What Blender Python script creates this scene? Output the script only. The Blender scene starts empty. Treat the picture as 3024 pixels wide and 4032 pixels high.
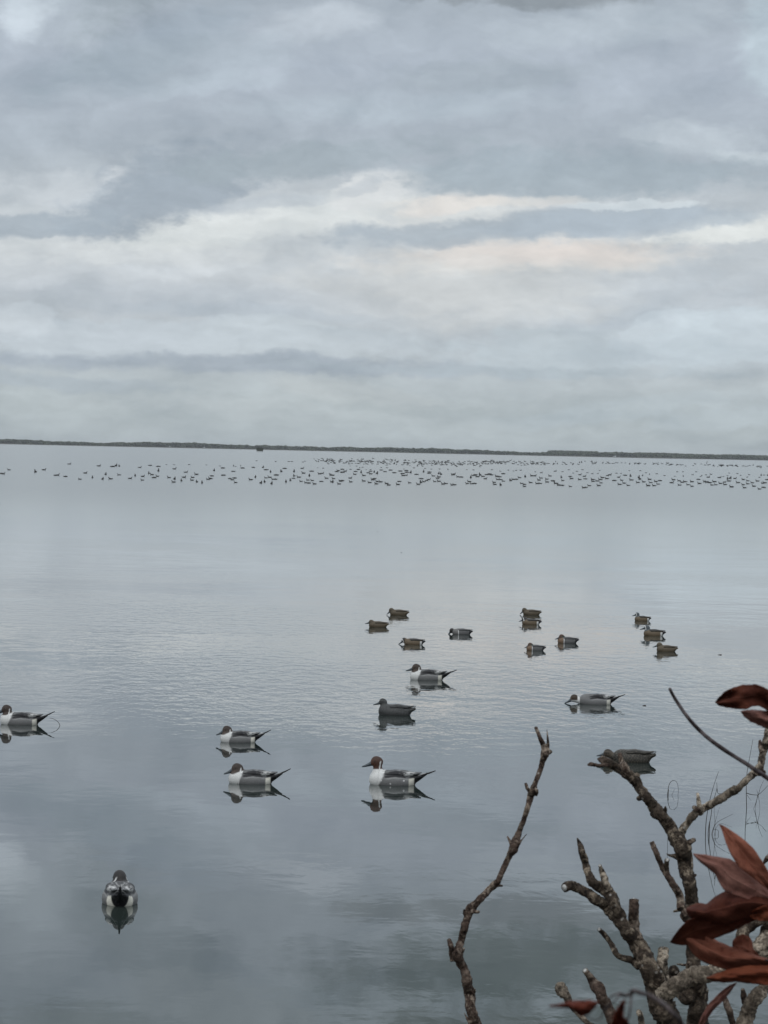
import bpy, math, random
import numpy as np
from mathutils import Vector, Matrix
random.seed(7); rng = np.random.default_rng(7)
R = math.radians
S = bpy.context.scene
COL = S.collection

# ------------------------------------------------------------------ camera
FPX = 13977.0                       # focal length in photograph pixels (3024 x 4032)
CAM_H = 2.40
PITCH = math.atan((2016 - 1772) / FPX)
ROLL = R(1.25)
cam_d = bpy.data.cameras.new('camera'); cam = bpy.data.objects.new('camera', cam_d); COL.objects.link(cam)
cam_d.sensor_fit = 'VERTICAL'; cam_d.sensor_height = 36.0
cam_d.lens = 36.0 * FPX / 4032.0
cam_d.clip_start = 0.05; cam_d.clip_end = 20000
CM = Matrix.Translation((0, 0, CAM_H)) @ Matrix.Rotation(R(90) - PITCH, 4, 'X') @ Matrix.Rotation(ROLL, 4, 'Z')
cam.matrix_world = CM
cam_d.dof.use_dof = True; cam_d.dof.focus_distance = 27.0
cam_d.dof.aperture_fstop = cam_d.lens / 3.4
S.camera = cam

# ------------------------------------------------------------------ world: overcast sky
W = bpy.data.worlds.new('World'); S.world = W; W.use_nodes = True
nt = W.node_tree; nt.nodes.clear()
def lin(c):
    if isinstance(c, (tuple, list)): return tuple(lin(v) for v in c)
    c /= 255.0
    return c / 12.92 if c <= .04045 else ((c + .055) / 1.055) ** 2.4
class NB:
    def __init__(s, nt): s.nt = nt
    def n(s, t, **k):
        o = s.nt.nodes.new(t)
        for a, b in k.items(): setattr(o, a, b)
        return o
    def put(s, sock, v):
        if isinstance(v, bpy.types.NodeSocket): s.nt.links.new(v, sock)
        elif v is not None:
            try: sock.default_value = v
            except Exception: sock.default_value = (*v, 1)
    def m(s, op, a, b=None, c=None, clamp=False):
        o = s.n('ShaderNodeMath', operation=op); o.use_clamp = clamp
        s.put(o.inputs[0], a)
        if b is not None: s.put(o.inputs[1], b)
        if c is not None: s.put(o.inputs[2], c)
        return o.outputs[0]
    def comb(s, x, y, z=0.0):
        o = s.n('ShaderNodeCombineXYZ'); s.put(o.inputs[0], x); s.put(o.inputs[1], y); s.put(o.inputs[2], z); return o.outputs[0]
    def sep(s, v):
        o = s.n('ShaderNodeSeparateXYZ'); s.put(o.inputs[0], v); return o.outputs
    def noise(s, vec, scale, detail=4, rough=.5, dist=0.0, color=False):
        o = s.n('ShaderNodeTexNoise'); s.put(o.inputs['Vector'], vec); s.put(o.inputs['Scale'], scale)
        s.put(o.inputs['Detail'], detail); s.put(o.inputs['Roughness'], rough); s.put(o.inputs['Distortion'], dist)
        return o.outputs['Color' if color else 'Fac']
    def mr(s, v, a, b, c=0.0, d=1.0, smooth=True):
        o = s.n('ShaderNodeMapRange'); o.interpolation_type = 'SMOOTHSTEP' if smooth else 'LINEAR'
        for i, q in enumerate((v, a, b, c, d)): s.put(o.inputs[i], q)
        return o.outputs[0]
    def mix(s, f, a, b, mode='MIX'):
        o = s.n('ShaderNodeMix', data_type='RGBA', blend_type=mode)
        s.put(o.inputs[0], f); s.put(o.inputs[6], a); s.put(o.inputs[7], b); return o.outputs[2]
    def ramp(s, f, stops):
        o = s.n('ShaderNodeValToRGB'); s.put(o.inputs[0], f); e = o.color_ramp.elements
        while len(e) < len(stops): e.new(.5)
        for el, (p, c) in zip(e, stops): el.position = p; el.color = (*c, 1) if len(c) == 3 else c
        return o.outputs[0]
B = NB(nt)
tc = B.n('ShaderNodeTexCoord').outputs['Generated']
dx, dy, dz = B.sep(tc)
az = B.m('ARCTAN2', dx, dy); el = B.m('ARCSINE', dz)
U0 = B.m('MULTIPLY_ADD', az, 7668.0, 829.5)         # cloud chart: one unit is 1/7668 rad
V0 = B.m('MULTIPLY_ADD', el, -7668.0, 970.0)
# the far side of the sky repeats the chart seamlessly enough through 3-D noise
wv = B.comb(B.m('DIVIDE', U0, 260.0), B.m('DIVIDE', V0, 130.0), 0.0)
n1 = B.noise(wv, 1.0, 5, .55, color=True)
r1 = B.sep(n1)
wv2 = B.comb(B.m('DIVIDE', U0, 60.0), B.m('DIVIDE', V0, 40.0), 3.3)
n2 = B.noise(wv2, 1.0, 6, .65, color=True)
r2 = B.sep(n2)
U = B.m('ADD', U0, B.m('ADD', B.m('MULTIPLY_ADD', r1[0], 120.0, -60.0), B.m('MULTIPLY_ADD', r2[0], 40.0, -20.0)))
V = B.m('ADD', V0, B.m('ADD', B.m('MULTIPLY_ADD', r1[1], 60.0, -30.0), B.m('MULTIPLY_ADD', r2[1], 30.0, -15.0)))
vt = B.mr(V, 970.0, -3000.0, 0.0, 1.0, smooth=False)
def vp(v): return (970.0 - v) / 3970.0
base = B.ramp(vt, [(0, lin((170, 180, 184))), (vp(880), lin((174, 184, 187))), (vp(740), lin((181, 190, 196))), (vp(620), lin((188, 195, 200))),
                   (vp(480), lin((186, 194, 199))), (vp(330), lin((166, 176, 185))), (vp(150), lin((171, 181, 192))), (vp(0), lin((165, 175, 184))),
                   (vp(-350), lin((166, 178, 186))), (vp(-900), lin((205, 215, 222))), (1.0, lin((235, 242, 248)))])
col = base
FE = [   # x, y, rx, ry, tilt, colour, opacity, edge softness
 (700, 480, 900, 100, 3, (202, 208, 211), .6, .9),
 (1420, 650, 330, 60, 3, (186, 196, 204), .6, .8), (1300, 690, 170, 26, 3, (178, 189, 198), .6, .8),
 (380, 520, 400, 50, 4, (210, 215, 216), .7, .8), (560, 480, 300, 42, 9, (220, 225, 224), .75, .5), (800, 408, 100, 40, 14, (222, 225, 225), .75, .35),
 (960, 468, 160, 45, 6, (216, 219, 217), .7, .6), (1120, 552, 330, 36, 3, (222, 218, 212), .7, .8), (1130, 550, 210, 26, 2, (228, 215, 206), .6, .9), (960, 440, 110, 16, 6, (226, 218, 211), .5, .7), (1020, 620, 330, 80, 2, (205, 208, 207), .65, .9),
 (1590, 490, 210, 26, 7, (224, 228, 225), .85, .5), (110, 412, 140, 30, 0, (198, 205, 210), .7, .7), (230, 385, 36, 18, 20, (214, 219, 222), .7, .4), (1480, 312, 150, 36, -4, (194, 204, 211), .6, .8), (1600, 350, 90, 16, -4, (204, 214, 219), .6, .6),
 (340, 412, 230, 70, 17, (152, 164, 175), .92, .42), (90, 482, 190, 24, 4, (160, 172, 182), .85, .5), (1230, 372, 430, 50, 1, (158, 171, 180), .9, .4),
 (640, 345, 330, 38, 8, (158, 170, 178), .85, .4), (560, 440, 110, 16, 6, (184, 193, 200), .7, .5), (760, 412, 60, 14, 18, (188, 196, 202), .6, .5),
 (1080, 488, 440, 28, 6, (162, 174, 184), .85, .55), (1330, 480, 290, 24, 4, (170, 182, 192), .85, .5), (1360, 440, 140, 9, 2, (205, 214, 218), .7, .5),
 (1030, 437, 170, 11, 3, (222, 220, 215), .6, .7), (350, 640, 420, 30, -1, (184, 193, 201), .55, .9), (200, 600, 280, 14, 6, (202, 209, 214), .5, .8), (520, 672, 300, 14, -2, (174, 185, 194), .55, .8),
 (250, 735, 330, 48, 2, (191, 201, 208), .75, .14), (640, 738, 270, 44, -1, (190, 200, 206), .7, .16), (30, 690, 70, 36, 0, (198, 207, 213), .7, .2), (540, 784, 560, 22, 0, (162, 173, 183), .9, .5), (110, 818, 270, 16, -3, (168, 179, 186), .85, .5),
 (1240, 760, 240, 52, 2, (188, 199, 205), .7, .18), (1440, 728, 110, 58, 12, (197, 208, 215), .8, .12), (1580, 722, 130, 62, 8, (195, 207, 214), .8, .12), (1400, 772, 400, 30, 1, (183, 195, 202), .6, .9), (1150, 800, 500, 11, 0, (172, 184, 191), .7, .6),
 (1080, -14, 330, 30, 0, (140, 148, 154), .95, .4), (30, 30, 60, 60, 0, (206, 217, 225), .7, .7), (180, 50, 90, 40, 20, (190, 201, 210), .5, .7), (640, 62, 120, 34, 8, (190, 199, 207), .6, .8), (540, 130, 60, 60, 60, (188, 199, 209), .5, .8),
 (300, 110, 230, 50, 22, (163, 176, 187), .6, .7), (360, 190, 200, 26, 6, (184, 196, 206), .5, .7), (1050, 165, 240, 34, 4, (162, 173, 181), .6, .7), (1300, 60, 250, 40, 5, (184, 195, 203), .5, .8), (1640, 90, 70, 110, 0, (188, 203, 211), .7, .7), (870, 230, 320, 30, 3, (178, 191, 200), .5, .8),
 (500, 880, 380, 20, -2, (186, 195, 198), .5, .8), (760, 850, 160, 26, -4, (190, 197, 198), .5, .7), (1340, 880, 280, 20, 6, (184, 196, 202), .5, .6), (1560, 900, 160, 18, 8, (180, 192, 198), .5, .6),
 (1230, -120, 480, 80, -2, (112, 122, 124), .95, .7), (1300, -300, 600, 90, 0, (98, 106, 104), .9, .7), (330, -90, 240, 90, 40, (142, 153, 160), .8, .8), (330, 150, 260, 60, 10, (160, 172, 181), .6, .8), (500, -230, 220, 50, 10, (168, 178, 184), .7, .7), (90, -30, 90, 60, 0, (182, 194, 202), .5, .8), (150, -290, 240, 40, 0, (138, 148, 152), .7, .8),
]
puff = B.noise(B.comb(B.m('DIVIDE', U0, 62.0), B.m('DIVIDE', V0, 34.0), 11.0), 1.0, 6, .62)
puff2 = B.noise(B.comb(B.m('DIVIDE', U0, 230.0), B.m('DIVIDE', V0, 95.0), 21.0), 1.0, 3, .5)
rag = B.m('ADD', B.m('MULTIPLY_ADD', puff, 2.6, -1.3), B.m('MULTIPLY_ADD', puff2, 2.4, -1.2))
for (x, y, rx, ry, a, c, op, k) in FE:
    y = y - (x - 829.5) * .0218
    ca, sa = math.cos(R(a)), math.sin(R(a))
    du = B.m('SUBTRACT', U, float(x)); dv = B.m('SUBTRACT', V, float(y))
    aa = B.m('ADD', B.m('MULTIPLY', du, ca / rx), B.m('MULTIPLY', dv, -sa / rx))
    bb = B.m('ADD', B.m('MULTIPLY', du, sa / ry), B.m('MULTIPLY', dv, ca / ry))
    rr = B.m('ADD', B.m('ADD', B.m('MULTIPLY', aa, aa), B.m('MULTIPLY', bb, bb)), rag)
    k = max(.38, k + .22); col = B.mix(B.mr(rr, 1 + k, 1 - k, 0.0, op * .94), col, lin(c))
# soft mottling
fb = B.mix(B.mr(V, 560.0, 330.0), B.comb(*[B.noise(B.comb(B.m('DIVIDE', U, 230.0), B.m('DIVIDE', V, 70.0), 7.0), 1.0, 7, .55)] * 3), B.comb(*[B.noise(B.comb(B.m('DIVIDE', U, 190.0), B.m('DIVIDE', V, 125.0), 17.0), 1.0, 7, .52, .4)] * 3))
col = B.mix(1.0, col, B.ramp(fb, [(.30, (.85, .865, .88)), (.5, (1, 1, 1)), (.70, (1.13, 1.125, 1.12))]), 'MULTIPLY')
fb2 = B.noise(B.comb(B.m('DIVIDE', U, 48.0), B.m('DIVIDE', V, 22.0), 2.0), 1.0, 5, .6)
col = B.mix(1.0, col, B.ramp(fb2, [(.3, (.965, .965, .965)), (.7, (1.035, 1.035, 1.035))]), 'MULTIPLY')
col = B.mix(1.0, col, (.985, .983, .995), 'MULTIPLY')
bg = B.n('ShaderNodeBackground'); B.put(bg.inputs[0], col); bg.inputs[1].default_value = 1.10
sky = B.n('ShaderNodeTexSky'); sky.sky_type = 'NISHITA'; sky.sun_disc = False
sky.sun_elevation = R(48); sky.sun_rotation = R(200); sky.air_density = 1.0; sky.dust_density = 2.0
bg2 = B.n('ShaderNodeBackground'); B.put(bg2.inputs[0], sky.outputs[0]); bg2.inputs[1].default_value = 0.07
mx = B.n('ShaderNodeMixShader'); mx.inputs[0].default_value = 0.94      # the clouds cover nearly all of the clear sky
nt.links.new(bg2.outputs[0], mx.inputs[1]); nt.links.new(bg.outputs[0], mx.inputs[2])
nt.links.new(mx.outputs[0], B.n('ShaderNodeOutputWorld').inputs[0])
W.cycles.sampling_method = 'MANUAL'; W.cycles.sample_map_resolution = 1024

sd = bpy.data.lights.new('sun', 'SUN'); sd.energy = 0.6; sd.angle = R(40); sd.color = (1, .96, .9)
sun = bpy.data.objects.new('sun', sd); COL.objects.link(sun)
_d = Vector((math.sin(R(200)) * math.cos(R(48)), math.cos(R(200)) * math.cos(R(48)), math.sin(R(48))))
sun.rotation_euler = _d.to_track_quat('Z', 'Y').to_euler(); sun.location = (0, -5, 30)

S.view_settings.view_transform = 'Standard'; S.view_settings.look = 'None'
S.view_settings.exposure = 0.0; S.view_settings.gamma = 1.0
S.cycles.use_denoising = True; S.cycles.max_bounces = 6; S.cycles.volume_bounces = 0
S.cycles.caustics_reflective = False; S.cycles.caustics_refractive = False

# ------------------------------------------------------------------ helpers
def ray(px, py):
    v = Vector(((px - 1512) / FPX, -(py - 2016) / FPX, -1.0)); return (CM.to_3x3() @ v)
def unp(px, py, z=0.0):
    r = ray(px, py); t = (z - CAM_H) / r.z; return Vector((0, 0, CAM_H)) + r * t
def unpd(px, py, d):
    return Vector((0, 0, CAM_H)) + ray(px, py) * d
def tag(o, label=None, cat=None, group=None, kind=None):
    if label: o['label'] = label
    if cat: o['category'] = cat
    if group: o['group'] = group
    if kind: o['kind'] = kind
    return o
def empty(name, loc, rz=0, sc=1.0):
    o = bpy.data.objects.new(name, None); COL.objects.link(o); o.location = loc; o.rotation_euler = (0, 0, rz)
    o.scale = (sc,) * 3; o.empty_display_size = .1; return o
def mesh_obj(name, V_, F_, mat, parent=None, cols=None, smooth=True, uv=None):
    me = bpy.data.meshes.new(name); me.from_pydata([tuple(map(float, v)) for v in V_], [], [tuple(int(i) for i in f) for f in F_])
    if cols is not None:
        at = me.color_attributes.new('Col', 'FLOAT_COLOR', 'POINT')
        c4 = np.ones((len(V_), 4), dtype=np.float32); c4[:, :3] = cols; at.data.foreach_set('color', c4.ravel())
    if uv is not None:
        at = me.attributes.new('leafuv', 'FLOAT_VECTOR', 'POINT'); at.data.foreach_set('vector', np.asarray(uv, dtype=np.float32).ravel())
    if smooth: me.polygons.foreach_set('use_smooth', [True] * len(me.polygons))
    me.materials.append(mat); me.update()
    o = bpy.data.objects.new(name, me); COL.objects.link(o)
    if parent: o.parent = parent
    return o
def copy_tree(o, parent=None):
    c = o.copy(); COL.objects.link(c); c.parent = parent
    for ch in list(o.children): copy_tree(ch, c)
    return c
def hash3(i, j, k):
    n = (i * 374761393 + j * 668265263 + k * 2147483647 + 1013904223) & 0xffffffff
    n = ((n ^ (n >> 13)) * 1274126177) & 0xffffffff
    return ((n ^ (n >> 16)) & 0xffff) / 65535.0
def vnoise(p, scale, seed=0):
    q = np.asarray(p, dtype=float) * scale + seed * 17.37 + 1000.0
    i = np.floor(q).astype(np.int64); f = q - i; f = f * f * (3 - 2 * f); out = 0
    for a in (0, 1):
        for b in (0, 1):
            for c in (0, 1):
                w = (f[:, 0] if a else 1 - f[:, 0]) * (f[:, 1] if b else 1 - f[:, 1]) * (f[:, 2] if c else 1 - f[:, 2])
                out = out + w * hash3(i[:, 0] + a, i[:, 1] + b, i[:, 2] + c)
    return out
def sstep(a, b, x):
    t = np.clip((x - a) / (b - a), 0, 1); return t * t * (3 - 2 * t)

# ------------------------------------------------------------------ materials
def pmat(name, rough=.6, spec=.5):
    m = bpy.data.materials.new(name); m.use_nodes = True; nt = m.node_tree; b = nt.nodes['Principled BSDF']
    b.inputs['Roughness'].default_value = rough; b.inputs['Specular IOR Level'].default_value = spec
    return m, NB(nt), b
def mat_attr(name, rough=.6, nscale=260, amt=.35, bump=.0006):
    m, q, b = pmat(name, rough, .35)
    a = q.n('ShaderNodeAttribute', attribute_name='Col').outputs['Color']
    co = q.n('ShaderNodeTexCoord').outputs['Object']
    n = q.noise(co, nscale, 3, .6)
    q.put(b.inputs['Base Color'], q.mix(1.0, a, q.ramp(n, [(.3, (1 - amt,) * 3), (.7, (1 + amt * .6,) * 3)]), 'MULTIPLY'))
    bp = q.n('ShaderNodeBump'); bp.inputs['Distance'].default_value = bump; q.put(bp.inputs['Height'], n); q.put(b.inputs['Normal'], bp.outputs[0])
    return m
M_FEATHER = mat_attr('painted_feathers', .55)
M_BILL, q, b = pmat('bill', .35); b.inputs['Base Color'].default_value = (.045, .060, .072, 1)
M_EYE, q, b = pmat('eye', .1); b.inputs['Base Color'].default_value = (.008, .006, .005, 1)
M_FAR, q, b = pmat('far_bird', .7, .2)
_n = q.noise(q.n('ShaderNodeTexCoord').outputs['Object'], 9, 2)
q.put(b.inputs['Base Color'], q.ramp(_n, [(.35, (.026, .028, .028)), (.7, (.08, .08, .076))]))

def mat_bark(name, d=(.012, .010, .009), mid=(.075, .062, .05), pale=(.27, .235, .19), seed=0.0, palept=.6, sc=1.0):
    m, q, b = pmat(name, .85, .2)
    co = q.n('ShaderNodeTexCoord').outputs['Object']
    mp = q.n('ShaderNodeMapping'); q.put(mp.inputs[0], co); mp.inputs['Location'].default_value = (seed,) * 3
    co = mp.outputs[0]
    n1 = q.noise(co, 42 * sc, 8, .68, .9); n2 = q.noise(co, 130 * sc, 5, .6); n3 = q.noise(co, 14 * sc, 3, .5)
    c = q.ramp(n1, [(.36, d), (.46, mid), (palept - .06, mid), (palept, pale), (.8, tuple(min(1, v * 1.6) for v in pale))])
    c = q.mix(q.mr(n3, .42, .62, 0, .75), c, mid)
    c = q.mix(1.0, c, q.ramp(n2, [(.3, (.3, .3, .3)), (.6, (1.3, 1.3, 1.3))]), 'MULTIPLY')
    vo = q.n('ShaderNodeTexVoronoi', feature='F1'); q.put(vo.inputs['Vector'], co); vo.inputs['Scale'].default_value = 55 * sc
    spot = q.mr(vo.outputs['Distance'], .24, .10, 0, .8)
    spot = q.m('MULTIPLY', spot, q.mr(q.noise(co, 11 * sc, 2), .52, .64))
    c = q.mix(spot, c, (.42, .40, .36))
    q.put(b.inputs['Base Color'], c)
    h = q.m('ADD', q.m('MULTIPLY', n1, .7), q.m('MULTIPLY', n2, .35))
    bp = q.n('ShaderNodeBump'); bp.inputs['Strength'].default_value = 1.0; bp.inputs['Distance'].default_value = .016
    q.put(bp.inputs['Height'], h); q.put(b.inputs['Normal'], bp.outputs[0])
    return m
M_BARK = mat_bark('weathered_bark', (.010, .008, .007), (.064, .048, .036), (.27, .22, .165), 0.0, .58)
M_BARK2 = mat_bark('brown_mottled_bark', (.016, .010, .008), (.085, .058, .045), (.26, .21, .165), 3.1, .56)
M_BARKP = mat_bark('peeled_pale_wood', (.022, .018, .014), (.13, .105, .08), (.38, .32, .25), 5.7, .52)
M_CUT, q, b = pmat('pale_cut_wood', .8, .2)
q.put(b.inputs['Base Color'], q.ramp(q.noise(q.n('ShaderNodeTexCoord').outputs['Object'], 160, 4), [(.35, (.16, .15, .135)), (.65, (.55, .55, .53))]))
M_TWIG, q, b = pmat('smooth_twig', .6, .3)
q.put(b.inputs['Base Color'], q.ramp(q.noise(q.n('ShaderNodeTexCoord').outputs['Object'], 120, 4), [(.35, (.03, .022, .022)), (.7, (.095, .075, .075))]))
M_REED, q, b = pmat('dry_reed', .7, .2)
q.put(b.inputs['Base Color'], q.ramp(q.noise(q.n('ShaderNodeTexCoord').outputs['Object'], 40, 3), [(.35, (.018, .015, .012)), (.7, (.07, .055, .045))]))
def mat_leaf(name, a, c, spot=.5):
    m, q, b = pmat(name, .78, .10)
    uv = q.sep(q.n('ShaderNodeAttribute', attribute_name='leafuv').outputs['Vector'])
    co = q.n('ShaderNodeTexCoord').outputs['Object']
    n = q.noise(co, 24, 6, .62, .6); n2 = q.noise(co, 110, 5, .6)
    cc = q.ramp(n, [(.32, a), (.68, c)])
    cc = q.mix(q.mr(n2, .56, .70, 0, spot), cc, tuple(v * .35 for v in a))
    dv = q.m('ABSOLUTE', q.m('SUBTRACT', uv[1], .5))
    rib = q.mr(dv, .035, .008)
    ven = q.m('SINE', q.m('MULTIPLY', q.m('SUBTRACT', uv[0], q.m('MULTIPLY', dv, .45)), 85.0))
    ven = q.mr(ven, .82, 1.0, 0, .4)
    cc = q.mix(q.m('MULTIPLY', q.m('MAXIMUM', rib, ven), .35), cc, tuple(min(1, v * 1.8 + .02) for v in c))
    q.put(b.inputs['Base Color'], cc)
    bp = q.n('ShaderNodeBump'); bp.inputs['Strength'].default_value = .8; bp.inputs['Distance'].default_value = .0015
    q.put(bp.inputs['Height'], q.m('ADD', q.m('MAXIMUM', rib, ven), n2)); q.put(b.inputs['Normal'], bp.outputs[0])
    tr = q.n('ShaderNodeBsdfTranslucent'); q.put(tr.inputs[0], cc)
    mx = q.n('ShaderNodeMixShader'); mx.inputs[0].default_value = .22
    out = [x for x in q.nt.nodes if x.type == 'OUTPUT_MATERIAL'][0]
    q.nt.links.new(b.outputs[0], mx.inputs[1]); q.nt.links.new(tr.outputs[0], mx.inputs[2]); q.nt.links.new(mx.outputs[0], out.inputs[0])
    return m
M_LEAF_RED = mat_leaf('red_brown_leaf', (.15, .045, .028), (.30, .115, .075))
M_LEAF_DARK = mat_leaf('dark_maroon_leaf', (.055, .015, .011), (.12, .038, .023), .6)
M_LEAF_ORANGE = mat_leaf('orange_brown_leaf', (.14, .034, .018), (.23, .070, .036), .3)
M_LEAF_DEEP = mat_leaf('deep_red_leaf', (.075, .016, .010), (.13, .030, .016), .3)
M_LEAF_PINK = mat_leaf('dusty_pink_leaf', (.15, .058, .047), (.29, .145, .115), .3)

# ------------------------------------------------------------------ water
def make_water():
    m, q, b = pmat('lagoon_water', .03)
    b.inputs['IOR'].default_value = 1.32
    co = q.n('ShaderNodeTexCoord').outputs['Object']
    x, y, z = q.sep(co)
    big = q.noise(q.comb(q.m('MULTIPLY', x, .05), q.m('MULTIPLY', y, .09), 0.0), 1.0, 4, .55)
    q.put(b.inputs['Base Color'], q.mix(q.mr(q.noise(co, .5, 4), .35, .7), (.020, .028, .026), (.030, .040, .035)))
    # wind patches: calm slicks and ruffled stretches
    patch = q.noise(q.comb(q.m('MULTIPLY', x, .16), q.m('MULTIPLY', y, .125), 4.0), 1.0, 4, .6, .5)
    far = q.mr(y, 19.0, 39.0, 0.0, 1.0)
    amp = q.m('ADD', .06, q.m('MULTIPLY', q.mr(patch, .42, .66), q.m('MULTIPLY_ADD', far, 1.0, .07)))
    def patchat(cx, cy, rx, ry, s):
        a = q.m('DIVIDE', q.m('SUBTRACT', x, cx), rx); c = q.m('DIVIDE', q.m('SUBTRACT', y, cy), ry)
        return q.mr(q.m('ADD', q.m('MULTIPLY', a, a), q.m('MULTIPLY', c, c)), 1.6, .1, 0.0, s)
    for args in [(-1.4, 35.0, 1.6, 6.2, 1.1), (.6, 30.3, 1.3, 3.0, .7), (2.4, 33.7, 1.5, 5.0, .8), (-.1, 20.3, 1.9, .45, .15), (1.2, 42.0, 3.2, 7.0, .6), (-2.6, 48.0, 2.0, 9.0, .7)]:
        amp = q.m('ADD', amp, patchat(*args))
    rip = q.noise(q.comb(q.m('MULTIPLY', q.m('ADD', x, q.m('MULTIPLY', y, .10)), 6.0), q.m('MULTIPLY', q.m('SUBTRACT', y, q.m('MULTIPLY', x, .43)), 2.3), 0.0), 1.0, 3, .55, .3)
    med = q.noise(q.comb(q.m('MULTIPLY', x, 1.3), q.m('MULTIPLY', y, 1.1), 9.0), 1.0, 3, .5, .4)
    swell = q.noise(q.comb(q.m('MULTIPLY', x, .22), q.m('MULTIPLY', y, .25), 2.0), 1.0, 2, .5)
    h = q.m('ADD', q.m('MULTIPLY', q.m('MULTIPLY', rip, amp), .0050), q.m('MULTIPLY', q.m('ADD', q.m('MULTIPLY', med, .0032), q.m('MULTIPLY', swell, .006)), q.m('MULTIPLY_ADD', far, .5, .32)))
    bp = q.n('ShaderNodeBump'); bp.inputs['Strength'].default_value = 1.0; bp.inputs['Distance'].default_value = 1.0
    q.put(bp.inputs['Height'], h); q.put(b.inputs['Normal'], bp.outputs[0])
    q.put(b.inputs['Roughness'], q.mr(y, 30.0, 200.0, .015, .11))
    V_, F_ = [], []
    ys = [-6, 0, 6, 12, 20, 50, 120, 300, 700, 1400, 2800, 5600]; xs = [-1500, -400, -80, -15, 15, 80, 400, 1500]
    for yy in ys:
        for xx in xs: V_.append((xx, yy, 0))
    nx = len(xs)
    for j in range(len(ys) - 1):
        for i in range(nx - 1): a = j * nx + i; F_.append((a, a + 1, a + nx + 1, a + nx))
    tag(mesh_obj('water', V_, F_, m), kind='structure')
make_water()
# lake bed and the near bank the shrubs grow on
m, q, b = pmat('muddy_bank', .95, .1)
_c = q.n('ShaderNodeTexCoord').outputs['Object']
q.put(b.inputs['Base Color'], q.ramp(q.noise(_c, 6, 8, .65), [(.35, (.03, .026, .02)), (.65, (.12, .10, .075))]))
bp = q.n('ShaderNodeBump'); bp.inputs['Distance'].default_value = .05; q.put(bp.inputs['Height'], q.noise(_c, 12, 8, .7)); q.put(b.inputs['Normal'], bp.outputs[0])
def bank_z(x, y):
    t = float(sstep(4.5, 9.3, y)); return .62 * (1 - t) - .35 * t + .05 * math.sin(x * 1.7) * math.cos(y * 2.1) + .03 * math.sin(x * 5.1 + y * 3)
V_, F_ = [], []; NX, NY = 90, 50
for j in range(NY):
    for i in range(NX):
        x = -12 + 24 * i / (NX - 1); y = -5 + 15.5 * j / (NY - 1); V_.append((x, y, bank_z(x, y)))
for j in range(NY - 1):
    for i in range(NX - 1): a = j * NX + i; F_.append((a, a + 1, a + NX + 1, a + NX))
tag(mesh_obj('ground_bank', V_, F_, m), kind='structure')

# ------------------------------------------------------------------ far shore
M_MUD, q, b = pmat('mud_flat', .9, .1)
q.put(b.inputs['Base Color'], q.ramp(q.noise(q.n('ShaderNodeTexCoord').outputs['Object'], .05, 5), [(.4, (.05, .048, .04)), (.62, (.10, .095, .08))]))
M_SCRUB, q, b = pmat('mangrove_scrub', .9, .1)
_c = q.n('ShaderNodeTexCoord').outputs['Object']
q.put(b.inputs['Base Color'], q.ramp(q.noise(_c, .12, 6, .7), [(.35, (.018, .026, .014)), (.65, (.050, .062, .034))]))
def shore_strip(name, x0, x1, y0, y1, z, seed, kind='structure'):
    n = 160; V_, F_ = [], []
    for i in range(n):
        x = x0 + (x1 - x0) * i / (n - 1)
        e = 1 - abs(2 * i / (n - 1) - 1) ** 12
        fy = y0 + 14 * (vnoise([[x, 0, seed]], .012)[0] - .5) * 2; by = y0 + (y1 - y0) * max(e, .02)
        V_ += [(x, fy, -.25), (x, fy + .4, z * e - .02), (x, by, z * e - .02), (x, by + .4, -.25)]
    for i in range(n - 1):
        for k in range(3): a = i * 4 + k; F_.append((a, a + 4, a + 5, a + 1))
    return tag(mesh_obj(name, V_, F_, M_MUD, smooth=False), kind=kind)
shore_strip('shore', -1300, 1300, 4165, 4400, .55, 1)
shore_strip('mudflat', -560, 330, 3560, 3700, .34, 2)
def clumps(name, spec, mat, label, cat, seed):
    rs = np.random.default_rng(seed); V_ = []; F_ = []
    t = (1 + 5 ** .5) / 2
    ico = np.array([(-1, t, 0), (1, t, 0), (-1, -t, 0), (1, -t, 0), (0, -1, t), (0, 1, t), (0, -1, -t), (0, 1, -t), (t, 0, -1), (t, 0, 1), (-t, 0, -1), (-t, 0, 1)]) / math.sqrt(1 + t * t)
    icf = [(0, 11, 5), (0, 5, 1), (0, 1, 7), (0, 7, 10), (0, 10, 11), (1, 5, 9), (5, 11, 4), (11, 10, 2), (10, 7, 6), (7, 1, 8), (3, 9, 4), (3, 4, 2), (3, 2, 6), (3, 6, 8), (3, 8, 9), (4, 9, 5), (2, 4, 11), (6, 2, 10), (8, 6, 7), (9, 8, 1)]
    for (x, y, z, rx, rz) in spec:
        o = len(V_); k = rs.uniform(.72, 1.25, 12)
        for v, s_ in zip(ico, k): V_.append((x + v[0] * rx * s_, y + v[1] * rx * s_, z + v[2] * rz * s_))
        F_ += [(a + o, b_ + o, c + o) for a, b_, c in icf]
    return tag(mesh_obj(name, V_, F_, mat, smooth=False), label, cat, kind='stuff')
sp = []
x = -640.0
while x < 640:
    h = 4.8 + 2.4 * (vnoise([[x, 3, 0]], .018)[0] - .45) + 1.8 * (vnoise([[x, 3, 5]], .09)[0] - .5)
    if x > 420: h -= .4
    for k in range(5):
        zz = random.uniform(.6, h - .9); rr = random.uniform(1.0, 2.0)
        sp.append((x + random.uniform(-1.5, 1.5), 4180 + random.uniform(0, 22), zz, rr * 1.5, rr))
    rr = random.uniform(.8, 1.5); sp.append((x, 4185 + random.uniform(0, 10), h - rr, rr * random.uniform(1.2, 2.2), rr))
    x += random.uniform(1.2, 2.2)
clumps('mangrove_treeline', sp, M_SCRUB, 'low dark green mangrove treeline along the far shore of the lagoon', 'treeline', 3)
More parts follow.
